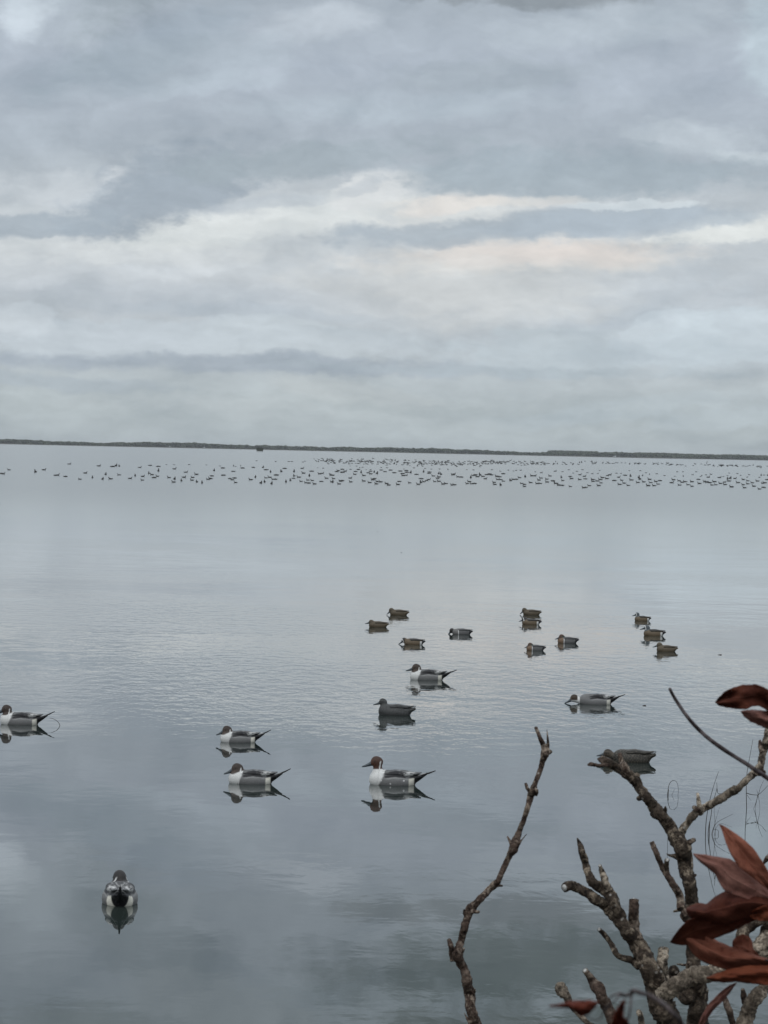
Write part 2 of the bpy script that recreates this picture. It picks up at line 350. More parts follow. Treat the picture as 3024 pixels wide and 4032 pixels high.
sp = []; x = 150.0
while x < 640:
    h = 7.2 + 1.7 * (vnoise([[x, 9, 0]], .03)[0] - .5)
    if vnoise([[x, 1, 8]], .02)[0] > .42:
        for k in range(3): rr = random.uniform(1.2, 2.4); sp.append((x, 4700 + random.uniform(0, 20), h - rr - k * 1.7, rr * 1.7, rr))
    x += random.uniform(1.6, 3.4)
clumps('rear_treeline', sp, M_SCRUB, 'hazier taller trees rising behind the mangrove line at the right', 'treeline', 4)
sp = []; x = -530.0
while x < 250:
    rr = random.uniform(.18, .34)
    if vnoise([[x, 4, 2]], .015)[0] > .28: sp.append((x, 3570 + random.uniform(-1, 12), .34, rr * 4, rr * 1.3))
    x += random.uniform(.8, 1.8)
clumps('marsh_grass', sp, M_SCRUB, 'thin strip of low marsh growth on the mudflat before the far trees', 'marsh grass', 5)
# brush blind standing in open water
P = unp(1023, 1778)
br = empty('brush_blind', (P.x, P.y, 0)); tag(br, 'small boxy dark green brush blind standing alone in the water before the far shore', 'hunting blind')
V_, F_ = [], []
def box(V_, F_, c, s_):
    o = len(V_)
    for i in range(8): V_.append((c[0] + (s_[0] if i & 1 else -s_[0]), c[1] + (s_[1] if i & 2 else -s_[1]), c[2] + (s_[2] if i & 4 else -s_[2])))
    F_ += [tuple(o + i for i in f) for f in ((0, 2, 3, 1), (4, 5, 7, 6), (0, 1, 5, 4), (2, 6, 7, 3), (0, 4, 6, 2), (1, 3, 7, 5))]
for sx in (-1, 1):
    for sy in (-1, 1): box(V_, F_, (sx * 1.5, sy * 1.0, .3), (.06, .06, 1.4))
box(V_, F_, (0, 0, .45), (1.55, 1.05, .05))
mesh_obj('frame', V_, F_, M_TWIG, br, smooth=False)
rs = random.Random(4); sp = []
V_, F_ = [], []
for i in range(420):
    a = rs.uniform(0, 1); side = rs.choice((0, 1, 2, 3)); zz = rs.uniform(.15, 1.9)
    px_, py_ = ((a * 3.3 - 1.65, -1.1), (a * 3.3 - 1.65, 1.1), (-1.65, a * 2.2 - 1.1), (1.65, a * 2.2 - 1.1))[side]
    o = len(V_); w = rs.uniform(.08, .2); hh = rs.uniform(.25, .6); tt = rs.uniform(-.2, .2)
    V_ += [(px_ - w, py_ - w * .5, zz), (px_ + w, py_ + w * .5, zz), (px_ + w * .3 + tt, py_ + rs.uniform(-.1, .1), zz + hh), (px_ - w * .5 + tt, py_, zz + hh * .8)]
    F_.append((o, o + 1, o + 2, o + 3))
box(V_, F_, (0, 0, 1.15), (1.5, .95, .75))
mesh_obj('brush', V_, F_, M_SCRUB, br, smooth=False)
# leaning marker stake
def tube(pts, rad, ring=8, V_=None, F_=None, noise=0.0, nsc=40.0, seed=0, sub=1, cap=True, flat=1.0, ridge=0.0, fine=0.0):
    """skin a smooth tapering tube through the points; returns vertex / face lists"""
    V_ = [] if V_ is None else V_; F_ = [] if F_ is None else F_
    P_ = [Vector(p) for p in pts]; Rr = list(rad)
    if sub > 1:
        Q, RR = [], []
        for i in range(len(P_) - 1):
            p0 = P_[max(i - 1, 0)]; p1 = P_[i]; p2 = P_[i + 1]; p3 = P_[min(i + 2, len(P_) - 1)]
            sg = (p2 - p1).length
            m1 = (p2 - p0); m1 = m1.normalized() * sg if m1.length > 1e-9 else m1
            m2 = (p3 - p1); m2 = m2.normalized() * sg if m2.length > 1e-9 else m2
            for k in range(sub):
                t = k / sub; t2 = t * t; t3 = t2 * t
                Q.append(p1 * (2 * t3 - 3 * t2 + 1) + m1 * (t3 - 2 * t2 + t) + p2 * (-2 * t3 + 3 * t2) + m2 * (t3 - t2))
                RR.append(Rr[i] * (1 - t) + Rr[i + 1] * t)
        Q.append(P_[-1]); RR.append(Rr[-1]); P_, Rr = Q, RR
    n = len(P_); base_ = len(V_); up = None; allv = []
    for i in range(n):
        d = (P_[min(i + 1, n - 1)] - P_[max(i - 1, 0)]).normalized()
        if up is None: up = Vector((0, 0, 1)) if abs(d.z) < .9 else Vector((1, 0, 0))
        up = (up - d * up.dot(d)).normalized(); sd_ = d.cross(up)
        for k in range(ring):
            a = 2 * math.pi * k / ring
            allv.append((P_[i], up * math.cos(a) * flat + sd_ * math.sin(a), Rr[i], a))
    pos = np.array([tuple(p + u * r) for p, u, r, a in allv])
    if noise:
        k = (vnoise(pos, nsc, seed) - .5) * 2 * .6 + (vnoise(pos, nsc * 2.7, seed + 3) - .5) * 2 * .4 + (vnoise(pos, nsc * 5.5, seed + 5) - .5) * fine
        if ridge: k = k + ridge * (vnoise(np.array([(a * 1.3, 0, i_ * .02) for i_, (p, u, r, a) in enumerate(allv)]), 1.0, seed + 9) - .5) * 2
        for i, (p, u, r, a) in enumerate(allv): pos[i] += np.array(u) * r * noise * k[i]
    V_ += [tuple(v) for v in pos]
    for i in range(n - 1):
        for k in range(ring):
            a = base_ + i * ring + k; b_ = base_ + i * ring + (k + 1) % ring; F_.append((a, b_, b_ + ring, a + ring))
    if cap:
        F_.append(tuple(base_ + k for k in range(ring))[::-1]); F_.append(tuple(base_ + (n - 1) * ring + k for k in range(ring)))
    return V_, F_
P = unp(2782, 1826)
V_, F_ = tube([(0, 0, -.6), (.06, 0, .3), (.16, 0, .75), (.22, 0, 1.1)], [.09, .10, .09, .05], 8, noise=.1, nsc=6)
o = mesh_obj('marker_stake', V_, F_, M_TWIG); o.location = (P.x, P.y, 0); tag(o, 'thin dark stake leaning in the open water between flock and far shore at the right', 'stake')

# ------------------------------------------------------------------ distant flock
FL = """0 1800 .27125|20 240 F,42 246 R,130 188 L,515 218 U,635 188 R,805 268 F,830 266 R,950 284 F,1003 104 R,1160 324 L,1235 235 R,1340 300 U,1432 132 R,1485 322 U,1530 254 U,1605 318 L,1636 140 F
430 1790 .27125|50 178 F,95 166 U,147 172 U,20 356 L,143 298 L,300 350 R,375 312 U,442 190 R,485 320 R,480 374 L,575 278 U,620 296 L,648 338 F,700 318 L,594 160 F,710 176 F,712 242 U,830 148 F,942 150 F,945 212 R,868 338 L,945 358 U,935 404 L,1048 384 U,1083 334 R,1110 260 R,1162 148 F,1210 336 L,1202 376 L,1265 292 L,1275 400 U,1348 414 U,1412 152 F,1435 364 L,1470 352 L,1490 314 F,1520 236 U,1608 168 F,1648 200 F,1650 304 F
860 1790 .27125|218 166 U,250 174 F,322 166 U,352 200 F,215 248 F,80 302 F,165 352 F,235 345 F,200 370 F,250 410 L,470 368 L,535 332 U,508 190 F,555 92 F,645 190 U,690 224 F,758 256 U,612 416 U,672 400 U,768 426 U,690 342 L,745 334 L,795 362 L,825 362 F,838 302 F,833 104 F,915 250 U,962 206 F,980 400 U,1022 104 F,1068 104 F,1045 378 U,1090 348 F,1098 250 U,1102 314 U,1168 332 L,1215 204 R,1235 274 L,1202 392 L,1228 110 F,1258 98 F,1272 412 L,1310 418 F,1300 374 L,1320 314 U,1355 246 F,1362 380 L,1395 430 L,1390 66 F,1425 104 F,1442 194 F,1470 284 L,1505 276 R,1495 394 F,1492 92 F,1503 60 F,1523 200 F,1545 98 F,1580 92 F,1588 122 F,1570 348 L,1640 302 L,1648 400 L,1625 64 F
1300 1790 .27125|35 304 L,50 352 L,30 402 U,150 390 L,130 430 L,170 384 F,290 346 R,300 400 L,490 308 L,490 388 L,575 410 L,620 370 L,640 352 F,670 430 L,685 395 L,735 400 L,820 424 L,850 446 L,985 438 L,1003 394 F,1155 414 L,1280 436 L,1323 354 F,1320 408 U,1360 398 L,1400 380 R,1430 366 R,1500 314 L,1580 330 L,1560 350 L,1520 395 L,1580 392 L,1640 432 L,1575 280 U,1612 290 U,1060 308 L,1100 304 R,1050 280 F,1252 292 F,360 290 L,370 250 F,450 264 U,95 250 R,120 238 L,175 262 F,215 245 R,175 218 F,297 216 F,410 220 F,430 192 F,385 168 F,470 186 F,292 168 F,525 220 F,588 220 F,550 268 F,590 284 L,585 246 F,638 258 U,677 278 U,740 228 F,798 252 F,825 194 F,742 190 F,875 230 F,932 268 F,1020 244 F,1070 212 F,1105 238 F,1115 262 F,1165 266 U,1355 254 U,1435 276 F,1440 258 F,1380 204 F,1470 212 F,1218 196 F,1590 212 F
1740 1800 .27125|90 184 U,160 262 L,175 250 R,235 290 L,280 294 F,20 395 L,60 388 L,150 408 L,185 405 L,370 388 L,400 360 L,435 390 L,470 386 F,420 302 U,455 272 L,485 262 F,515 288 L,555 264 U,597 284 L,630 318 R,655 258 F,690 250 F,720 262 L,800 282 L,835 290 F,810 328 L,855 330 L,895 352 L,760 370 L,770 400 L,855 408 U,893 246 F,1000 344 U,1040 328 L,1080 326 F,1128 302 L,1210 290 U,1310 276 L,1345 276 R,1160 386 L,1200 400 L,1200 428 L,1290 374 L,1385 388 L,1430 386 L,1410 338 L,1440 308 L,1525 324 L,1530 366 L,1570 278 L,1612 350 F,1650 384 L,1442 230 R,360 184 F,458 188 F,725 186 F,850 206 L,965 192 F,1040 204 F,1078 194 F,1145 192 F,1355 216 F,1640 208 F
2180 1800 .27125|25 206 R,130 214 F,115 298 U,135 344 L,40 386 L,75 410 L,120 414 F,245 430 L,240 284 F,260 316 L,285 234 F,340 208 F,380 260 R,380 330 L,445 282 R,462 320 F,490 228 F,440 448 L,465 442 F,520 418 L,560 244 R,570 330 L,575 356 L,635 350 L,640 240 R,680 330 L,690 378 L,655 416 L,710 302 L,775 316 L,780 272 R,815 262 R,670 196 L,880 344 F,912 236 F,945 296 R,975 240 R,960 400 L,990 340 L,1025 382 L,1040 268 F,1085 414 L,1118 280 U,1130 336 L,1235 302 U,1255 324 U,1225 372 L,1310 364 L,1288 272 U,1390 252 U,1395 328 L,1410 374 L,1375 418 L,1460 418 L,1485 358 L,1520 396 L,1545 346 F,1498 244 F,1610 270 F,1340 230 F,1258 200 F,1100 200 F,220 186 F,420 186 F
2600 1810 .2556|68 246 F,205 314 L,225 258 F,355 258 U,175 360 R,290 330 L,300 396 L,340 352 L,385 344 L,430 390 L,490 344 L,490 414 L,495 236 R,590 308 F,605 372 L,620 262 R,640 244 F,705 236 F,738 274 R,782 228 L,690 345 L,720 352 L,765 358 L,800 395 L,835 345 L,860 390 L,910 280 R,970 262 R,1035 248 F,930 370 L,990 350 R,1000 388 L,1040 300 U,1060 334 L,1100 424 L,1075 292 U,1150 294 R,1200 358 L,1280 310 L,1280 390 L,1350 330 L,1350 376 L,1300 436 L,1335 272 R,1370 236 L,1420 360 L,1445 414 L,1500 334 L,1530 274 F,1530 456 L,1580 368 L,1595 432 F,1610 362 L,1640 312 R,1555 244 U,1598 240 F,1650 246 U,1060 208 F,1188 216 F,1238 244 F,260 190 F,350 190 F,555 190 F"""
birds = []
for row in FL.split('\n'):
    hd, body = row.split('|'); ox, oy, sc_ = map(float, hd.split())
    for it in body.split(','):
        a, b_, k = it.split(); X = ox + float(a) * sc_; Y = oy + float(b_) * sc_
        hy = 1772 + (X - 1512) * math.tan(ROLL); birds.append((Y - hy, X, Y, k))
birds.sort(key=lambda t: -t[0])
def far_duck(kind, sc_):
    """small floating duck, body length 1, heading -X (kind L), one continuous surface"""
    if kind == 'F':  pts = [(.52, 0, .10), (.40, 0, .10), (.15, 0, .07), (-.15, 0, .07), (-.35, 0, .08), (-.46, 0, .13), (-.58, 0, .10)]; rd = [.015, .07, .15, .16, .09, .06, .02]
    elif kind == 'U': pts = [(.44, 0, .14), (.34, 0, .10), (.10, 0, .09), (-.18, 0, .10), (-.30, 0, .26), (-.31, 0, .46), (-.36, 0, .56), (-.48, 0, .53)]; rd = [.02, .12, .24, .24, .17, .11, .10, .03]
    else:            pts = [(.56, 0, .20), (.40, 0, .12), (.12, 0, .08), (-.20, 0, .08), (-.36, 0, .18), (-.38, 0, .34), (-.43, 0, .42), (-.58, 0, .39)]; rd = [.012, .07, .16, .17, .10, .06, .075, .02]
    return tube([Vector(p) * sc_ for p in pts], [r * sc_ for r in rd], 8, sub=2)
protos = {}
for k in ('F', 'U', 'L'):
    V_, F_ = far_duck(k, 1.0); me = bpy.data.meshes.new('far_duck'); me.from_pydata(V_, [], F_); me.polygons.foreach_set('use_smooth', [True] * len(me.polygons)); me.materials.append(M_FAR); protos[k] = me
def bird_size(hgt, k):      # apparent length in photograph pixels, then metres
    return (12.3 + 3.9 * min(max((hgt - 40) / 60, 0), 1)) * (1.15 if k == 'F' else 1.0)
NIND = 298
regions = [(190, 'at the left edge'), (420, 'near the left edge'), (640, 'above the rear drake pair'), (880, 'left of the brush blind'), (1120, 'below the brush blind'), (1330, 'right of the brush blind'),
           (1560, 'left of centre'), (1740, 'above the spotted drake'), (1920, 'above the lone grey teal'), (2110, 'above the in-line teal pair'), (2300, 'above the feeding drake'),
           (2500, 'left of the stake'), (2680, 'just left of the stake'), (2850, 'below the leaning stake'), (4000, 'at the right edge')]
kinds_w = {'F': 'lying low', 'U': 'upright, end on', 'L': 'facing left', 'R': 'facing right'}
def row_word(hg): return 'front row' if hg > 112 else 'second row' if hg > 98 else 'middle row' if hg > 84 else 'back row'
for i, (hg, X, Y, k) in enumerate(birds[:NIND]):
    P = unp(X, Y); d = P.length; s_ = bird_size(hg, k) * d / FPX * random.uniform(.88, 1.12)
    o = bpy.data.objects.new('duck', protos['L' if k == 'R' else k]); COL.objects.link(o)
    yaw = {'F': random.choice((0, math.pi)) + random.uniform(-.5, .5), 'U': random.choice((1, -1)) * math.pi / 2 + random.uniform(-.7, .7), 'L': random.uniform(-.35, .35), 'R': math.pi + random.uniform(-.35, .35)}[k]
    o.location = (P.x, P.y + .1, 0); o.rotation_euler = (0, 0, yaw); o.scale = (s_, s_, s_ * random.uniform(.9, 1.1))
    reg = [r for lim, r in regions if X < lim][0]
    lb = f'tiny dark duck {kinds_w[k]}, {row_word(hg)} of distant flock, {reg}'
    tag(o, lb, 'duck', f'distant ducks {kinds_w[k]}, {row_word(hg)}, {reg}')
V_, F_ = [], []
rest = [(X, Y, k) for hg, X, Y, k in birds[NIND:]]
for i in range(430):         # the far crowded band
    X = 1235 + 1789 * random.random() ** 1.0
    if random.random() < .45: X = random.uniform(1280, 2150)
    hy = 1772 + (X - 1512) * math.tan(ROLL)
    lo, hi = (34, 62) if X < 1900 else (30, 50)
    if X > 2300: lo, hi = 27, 39
    rest.append((X, hy + random.triangular(lo, hi, (lo + hi) / 2), random.choice('FFFLLRU')))
for (X, Y, k) in rest:
    P = unp(X, Y); d = P.length; s_ = random.uniform(7.5, 11.5) * d / FPX
    v, f = far_duck('L' if k == 'R' else k, s_); a = {'F': random.uniform(-1, 1), 'U': 1.57 + random.uniform(-.6, .6), 'L': random.uniform(-.5, .5), 'R': math.pi + random.uniform(-.5, .5)}[k]
    o_ = len(V_); ca, sa = math.cos(a), math.sin(a)
    V_ += [(P.x + p[0] * ca - p[1] * sa, P.y + p[0] * sa + p[1] * ca, p[2]) for p in v]; F_ += [tuple(i_ + o_ for i_ in q_) for q_ in f]
tag(mesh_obj('distant_duck_flock', V_, F_, M_FAR), 'crowded far rows of tiny grey ducks behind the nearer floating flock', 'flock', kind='stuff')

# ------------------------------------------------------------------ duck decoys
def surface_nets(f, org, h):
    s = f < 0; nx, ny, nz = f.shape
    cs = [(a, b_, c) for a in (0, 1) for b_ in (0, 1) for c in (0, 1)]
    sl = lambda A, c: A[c[0]:nx - 1 + c[0], c[1]:ny - 1 + c[1], c[2]:nz - 1 + c[2]]
    tot = sum(sl(s, c).astype(int) for c in cs); mask = (tot > 0) & (tot < 8)
    acc = np.zeros(mask.shape + (3,)); cnt = np.zeros(mask.shape)
    for i, ca in enumerate(cs):
        for cb in cs[i + 1:]:
            if sum(abs(p - q_) for p, q_ in zip(ca, cb)) != 1: continue
            fa, fb = sl(f, ca), sl(f, cb); cr = ((fa < 0) != (fb < 0)) & mask
            t = np.where(cr, fa / np.where(fa == fb, 1, fa - fb), 0)
            for ax in range(3): acc[..., ax] += np.where(cr, ca[ax] + t * (cb[ax] - ca[ax]), 0)
            cnt += cr
    idx = -np.ones(mask.shape, int); ii = np.argwhere(mask); idx[mask] = np.arange(len(ii))
    V_ = (ii + acc[mask] / cnt[mask][:, None]) * h + org
    F_ = []
    for ax in range(3):
        o1, o2 = [(1, 2), (2, 0), (0, 1)][ax]
        s0 = np.take(s, range(0, s.shape[ax] - 1), ax); s1 = np.take(s, range(1, s.shape[ax]), ax)
        e = np.argwhere(s0 != s1)
        for c in e:
            if c[o1] < 1 or c[o2] < 1 or c[o1] >= mask.shape[o1] or c[o2] >= mask.shape[o2]: continue
            q_ = []
            for d1, d2 in ((-1, -1), (0, -1), (0, 0), (-1, 0)):
                k = list(c); k[o1] += d1; k[o2] += d2; q_.append(idx[tuple(k)])
            if min(q_) < 0: continue
            F_.append(q_ if s0[tuple(c)] else q_[::-1])
    return V_, F_
def sd_ell(p, c, r, pitch=0):
    d = p - np.array(c)
    if pitch:
        ca, sa = math.cos(pitch), math.sin(pitch); d = np.stack([d[..., 0] * ca + d[..., 2] * sa, d[..., 1], -d[..., 0] * sa + d[..., 2] * ca], -1)
    r = np.array(r); k0 = np.sqrt(((d / r) ** 2).sum(-1)); k1 = np.sqrt(((d / r ** 2) ** 2).sum(-1)) + 1e-9
    return k0 * (k0 - 1) / k1
def sd_cone(p, a, b_, ra, rb):
    a = np.array(a); b_ = np.array(b_); ab = b_ - a; t = np.clip(((p - a) @ ab) / (ab @ ab), 0, 1)
    return np.sqrt(((p - a - t[..., None] * ab) ** 2).sum(-1)) - (ra + (rb - ra) * t)
def smin(a, b_, k):
    h = np.clip(.5 + .5 * (b_ - a) / k, 0, 1); return b_ * (1 - h) + a * h - k * h * (1 - h)

def loft(secs, ring=14):
    """secs: (centre, half width, half height) along x; elliptical rings in the y-z plane"""
    V_, F_ = [], []
    for (c, w, h) in secs:
        for k in range(ring):
            a = 2 * math.pi * k / ring; V_.append((c[0], c[1] + w * math.cos(a), c[2] + h * math.sin(a)))
    n = len(secs)
    for i in range(n - 1):
        for k in range(ring): a = i * ring + k; b_ = i * ring + (k + 1) % ring; F_.append((a, a + ring, b_ + ring, b_))
    F_.append(tuple(range(ring))); F_.append(tuple((n - 1) * ring + k for k in range(ring))[::-1])
    return V_, F_
def interp(secs, n):
    out = []; m_ = len(secs) - 1
    for i in range(n):
        t = i / (n - 1) * m_; j = min(int(t), m_ - 1); u = t - j; u = u * u * (3 - 2 * u) * .5 + u * .5
        a, b_ = secs[j], secs[j + 1]
        out.append(tuple(tuple(p + (q_ - p) * u for p, q_ in zip(a[0], b_[0])) if k == 0 else a[k] + (b_[k] - a[k]) * u for k in range(3)))
    return out
GREY = np.array((.20, .20, .197)); DGREY = np.array((.10, .10, .105)); WHITE = np.array((.72, .72, .70)); CREAM = np.array((.66, .64, .56)); BLACK = np.array((.012, .012, .014))

def make_decoy(name, sp, hx, hz, pitch, turn=0.0, opts={}):
    """a decoy at the origin, heading +x, water line at z = 0. sp: pintail, hen, teal_hen, greenwing, bluewing"""
    root = empty(name, (0, 0, 0)); g = 1.0 if sp in ('pintail', 'hen') else .72
    hs = 1.13 if sp == 'pintail' else (1.0 if sp == 'hen' else .93)       # head size
    h = .0042 if g == 1.0 else .0034
    bl = .165 if sp == 'pintail' else (.155 if sp == 'hen' else .118)
    H = np.array((hx, 0.0, hz))
    lo = np.array((-bl - .09, -.115 * g, -.03)); hi = np.array((max(bl, hx + .05 * hs) + .02, .115 * g, max(.12 * g, hz + .05 * hs) + .012))
    ax = [np.arange(lo[i], hi[i] + h, h) for i in range(3)]
    p = np.stack(np.meshgrid(*ax, indexing='ij'), -1)
    d = sd_ell(p, (0, 0, .022 * g), (bl, .092 * g, .078 * g * (1.0 if g == 1 else 1.16)))
    d = smin(d, sd_ell(p, (bl * .52, 0, .040 * g), (bl * .5, .075 * g, .066 * g)), .02)
    d = smin(d, sd_ell(p, (-bl * .15, 0, .060 * g), (bl * .7, .066 * g, .044 * g)), .02)
    d = smin(d, sd_ell(p, (-bl * .92, 0, .052 * g), (bl * .42, .040 * g, .022 * g), -.22), .03)
    nb = np.array((bl * .70 if hx < bl else bl * .78, 0, .058 * g))
    low = hx > bl
    head = smin(sd_ell(p, H, (.040 * hs, .029 * hs, .033 * hs), pitch * .6), sd_ell(p, H + np.array((.004, 0, .008)) * hs, (.031 * hs, .027 * hs, .029 * hs)), .006)
    nk = H + np.array((-.008, 0, -.010)) * hs
    neck = sd_cone(p, nb, nk, .036 * g, .025 * hs)
    if low: neck = sd_cone(p, (bl * .78, 0, .026), (hx - .02, 0, hz - .014), .036 * g, .026 * hs)
    d = smin(d, neck, .014 if low else .022); d = smin(d, head, .012)
    dirb = np.array((math.cos(pitch), 0, math.sin(pitch)))
    d = smin(d, sd_cone(p, H + dirb * .02 * hs, H + dirb * .040 * hs + np.array((0, 0, -.004)), .017 * hs, .0105 * hs), .006)
    V_, F_ = surface_nets(d, lo, h)
    # ---- colours
    x, y, z = V_.T; n = len(V_); r = V_ - H; ex = r @ dirb; rr = np.linalg.norm(r / (np.array((.041, .029, .034)) * hs), axis=1)
    no = vnoise(V_, 55, 1); nf = vnoise(V_ * np.array((1, 1, 1.6)), 170, 2); verm = (vnoise(V_ * np.array((1, .4, 1.4)), 300, 5))
    c = np.zeros((n, 3)); mixc = lambda c, m_, k: c * (1 - m_[:, None]) + np.array(k) * m_[:, None]
    neckv = np.array((H - nb)); tn = ((V_ - nb) @ neckv) / (neckv @ neckv)      # 0 at neck base, 1 at the head centre
    along = (tn - 1) * np.linalg.norm(neckv)
    axd = np.linalg.norm(V_ - (nb + np.clip(tn, 0, 1)[:, None] * neckv), axis=1); ok = sstep(.060 * g, .046 * g, axd)
    tn = tn * ok
    hd = np.maximum(sstep(1.45, 1.25, rr), sstep(-.046, -.040, along / hs) * ok)
    if low: hd = sstep(1.42, 1.22, rr) * sstep(bl + .012, bl + .022, x + .3 * z)
    scal = sstep(.35, .7, np.abs(np.sin(x * 125 + np.sin(z * 190) * 1.4 + no * 3)) * (.6 + .6 * nf))
    if sp == 'pintail':
        c[:] = GREY; c = mixc(c, .45 * verm, DGREY)
        c = mixc(c, sstep(.052, .066, z) * sstep(bl * .75, bl * .5, x), GREY * .75)
        fr = sstep(.094, .112, x + .5 * z) if not low else sstep(bl * .99, bl * 1.03, x); c = mixc(c, fr, WHITE)
        c = mixc(c, sstep(.15, .3, tn) * sstep(bl * .45, bl * .55, x) * (0 if low else 1), WHITE)
        c = mixc(c, sstep(-.012, -.020, r[:, 0]) * sstep(.25, .4, tn) * sstep(.018, .012, np.abs(y)), DGREY * .8)
        c = mixc(c, sstep(-bl * .64, -bl * .70, x) * sstep(-.18, -.12, -x * 1 - bl * 0) * 1.0, CREAM) if False else c
        ang = np.arctan2(z - .03, np.abs(y)); bk = sstep(.054, .062, z) * sstep(.085, .05, x)
        st1 = np.abs(np.sin(ang * 7.5 + x * 26 + no * 1.6)); c = mixc(c, bk * sstep(.5, .85, st1) * .85, BLACK * 2); c = mixc(c, bk * sstep(.35, .1, st1) * sstep(.03, -.03, x) * .7, GREY * 1.9)
        zl = .068 - 1.3 * (x + .02) ** 2 + .006 * (no - .5); c = mixc(c, sstep(.0095, .006, np.abs(z - zl)) * sstep(.07, .05, x) * sstep(-.10, -.08, x), BLACK * 1.3)
        c = mixc(c, sstep(.006, .003, np.abs(z - zl + .014)) * sstep(.06, .04, x) * sstep(-.12, -.10, x) * .6, GREY * 1.5)
        pt = sstep(-bl * .66, -bl * .71, x) * sstep(.054, .046, z + .15 * (x + .13)); c = mixc(c, pt, CREAM * (1.0 if not opts.get('white') else 1.15))
        c = mixc(c, np.maximum(sstep(-bl * .90, -bl * .94, x), sstep(-bl * .66, -bl * .76, x) * sstep(.050, .058, z)), BLACK)
        hc = np.array(opts.get('head', (.055, .040, .032))); c = mixc(c, hd, hc)
        c = mixc(c, hd * sstep(.012, .022, ex) * .5, hc * 1.6); c = mixc(c, hd * sstep(.018, .028, r[:, 2]) * .5, hc * .5)
        if not low:
            st = sstep(.006, .0035, np.abs(r[:, 0] + .024 * hs + .15 * r[:, 2])) * sstep(.014, .000, r[:, 2]) * sstep(.010, .016, np.abs(y)); c = mixc(c, st, WHITE * .9)
        else:
            c = mixc(c, sstep(-.012, -.018, r[:, 2]) * sstep(.044, .036, ex) * sstep(bl * .99, bl * 1.03, x), WHITE)
            c = mixc(c, sstep(-.026, -.034, r[:, 0]) * sstep(bl * .96, bl * 1.02, x) * sstep(.003, .008, np.abs(y)), WHITE)
        for (sx, sz, sr) in opts.get('spots', ()):
            c = mixc(c, sstep(sr, sr * .7, np.hypot(x - sx, z - sz)), WHITE)
    elif sp == 'hen':
        base_ = np.array(opts.get('base', (.10, .10, .095))); c[:] = base_
        c = mixc(c, scal * .8, base_ * .3); c = mixc(c, (1 - scal) * sstep(.35, .6, nf) * opts.get('pale', .25), base_ * 2.6)
        c = mixc(c, hd * .85, np.array(opts.get('head', (.085, .08, .072))) * (.8 + .4 * nf[:, None]).mean())
        c = mixc(c, hd * sstep(.007, .003, np.abs(r[:, 2] - .005)) * sstep(-.02, .0, ex) * .7, base_ * .3)
        c = mixc(c, hd * sstep(.016, .026, r[:, 2]) * .7, base_ * .35)
    else:
        warm = np.array((.135, .105, .066))
        if sp == 'teal_hen':
            b0 = warm * opts.get('k', .9); c[:] = b0; c = mixc(c, scal * .6, b0 * .45); c = mixc(c, hd * .8, np.array((.105, .086, .058)) * opts.get('hk', .9))
            c = mixc(c, hd * sstep(.005, .002, np.abs(r[:, 2] - .004)) * .7, b0 * .3)
        elif sp == 'greenwing':
            c[:] = GREY * .62; c = mixc(c, .45 * verm, DGREY * .7); br_ = sstep(bl * .40, bl * .46, x); c = mixc(c, br_, (.19, .125, .08) if not opts.get('dark') else (.16, .155, .15))
            c = mixc(c, sstep(.0065, .0035, np.abs(x - bl * .36)) * sstep(.062, .052, z), WHITE * .85)
            hc = (.075, .042, .026) if not opts.get('dark') else (.03, .028, .026)
            c = mixc(c, hd, hc); c = mixc(c, hd * sstep(.012, .006, np.abs(r[:, 2] - .002)) * sstep(.0, -.012, ex), (.02, .045, .035))
            c = mixc(c, sstep(-bl * .84, -bl * .9, x), BLACK * 1.5)
        else:
            b0 = np.array((.155, .115, .072)); c[:] = b0; c = mixc(c, scal * .45, b0 * .5)
            c = mixc(c, sstep(.052, .06, z) * sstep(bl * .5, bl * .4, x), (.035, .032, .03))
            hc = np.array((.10, .115, .125)) if opts.get('grey') else np.array((.04, .038, .036)); c = mixc(c, hd, hc)
            cr_ = sstep(.0075, .0045, np.abs(ex - .018 * hs - .25 * (r[:, 2]) ** 2 / .03)) * sstep(.030, .024, np.abs(r[:, 2])); c = mixc(c, hd * cr_, WHITE)
            c = mixc(c, sstep(-bl * .66, -bl * .74, x) * sstep(.05, .042, z), WHITE * .9); c = mixc(c, sstep(-bl * .88, -bl * .94, x), BLACK * 1.5)
    if turn:
        a = np.maximum(sstep(.35, .9, tn), sstep(1.5, 1.2, rr)) * turn; dxy = V_[:, :2] - np.array((nk[0], 0)); ca, sa = np.cos(a), np.sin(a)
        V_[:, 0] = nk[0] + dxy[:, 0] * ca - dxy[:, 1] * sa; V_[:, 1] = dxy[:, 0] * sa + dxy[:, 1] * ca
    mesh_obj('body', V_, F_, M_FEATHER, root, c)
    # ---- bill
    T = Matrix.Translation(tuple(nk)) @ Matrix.Rotation(turn, 4, 'Z') @ Matrix.Translation(tuple(H - nk)) @ Matrix.Rotation(-pitch, 4, 'Y')
    L = .066 * hs; s0 = .034 * hs
    vb, fb_ = loft(interp([((s0, 0, -.001), .0125 * hs, .016 * hs), ((s0 + .3 * L, 0, -.004 * hs), .011 * hs, .0115 * hs), ((s0 + .65 * L, 0, -.0055 * hs), .0115 * hs, .0075 * hs), ((s0 + .9 * L, 0, -.005 * hs), .012 * hs, .0055 * hs), ((s0 + L, 0, -.006 * hs), .006 * hs, .002 * hs)], 12))
    mesh_obj('bill', [T @ Vector(v) for v in vb], fb_, M_BILL, root)
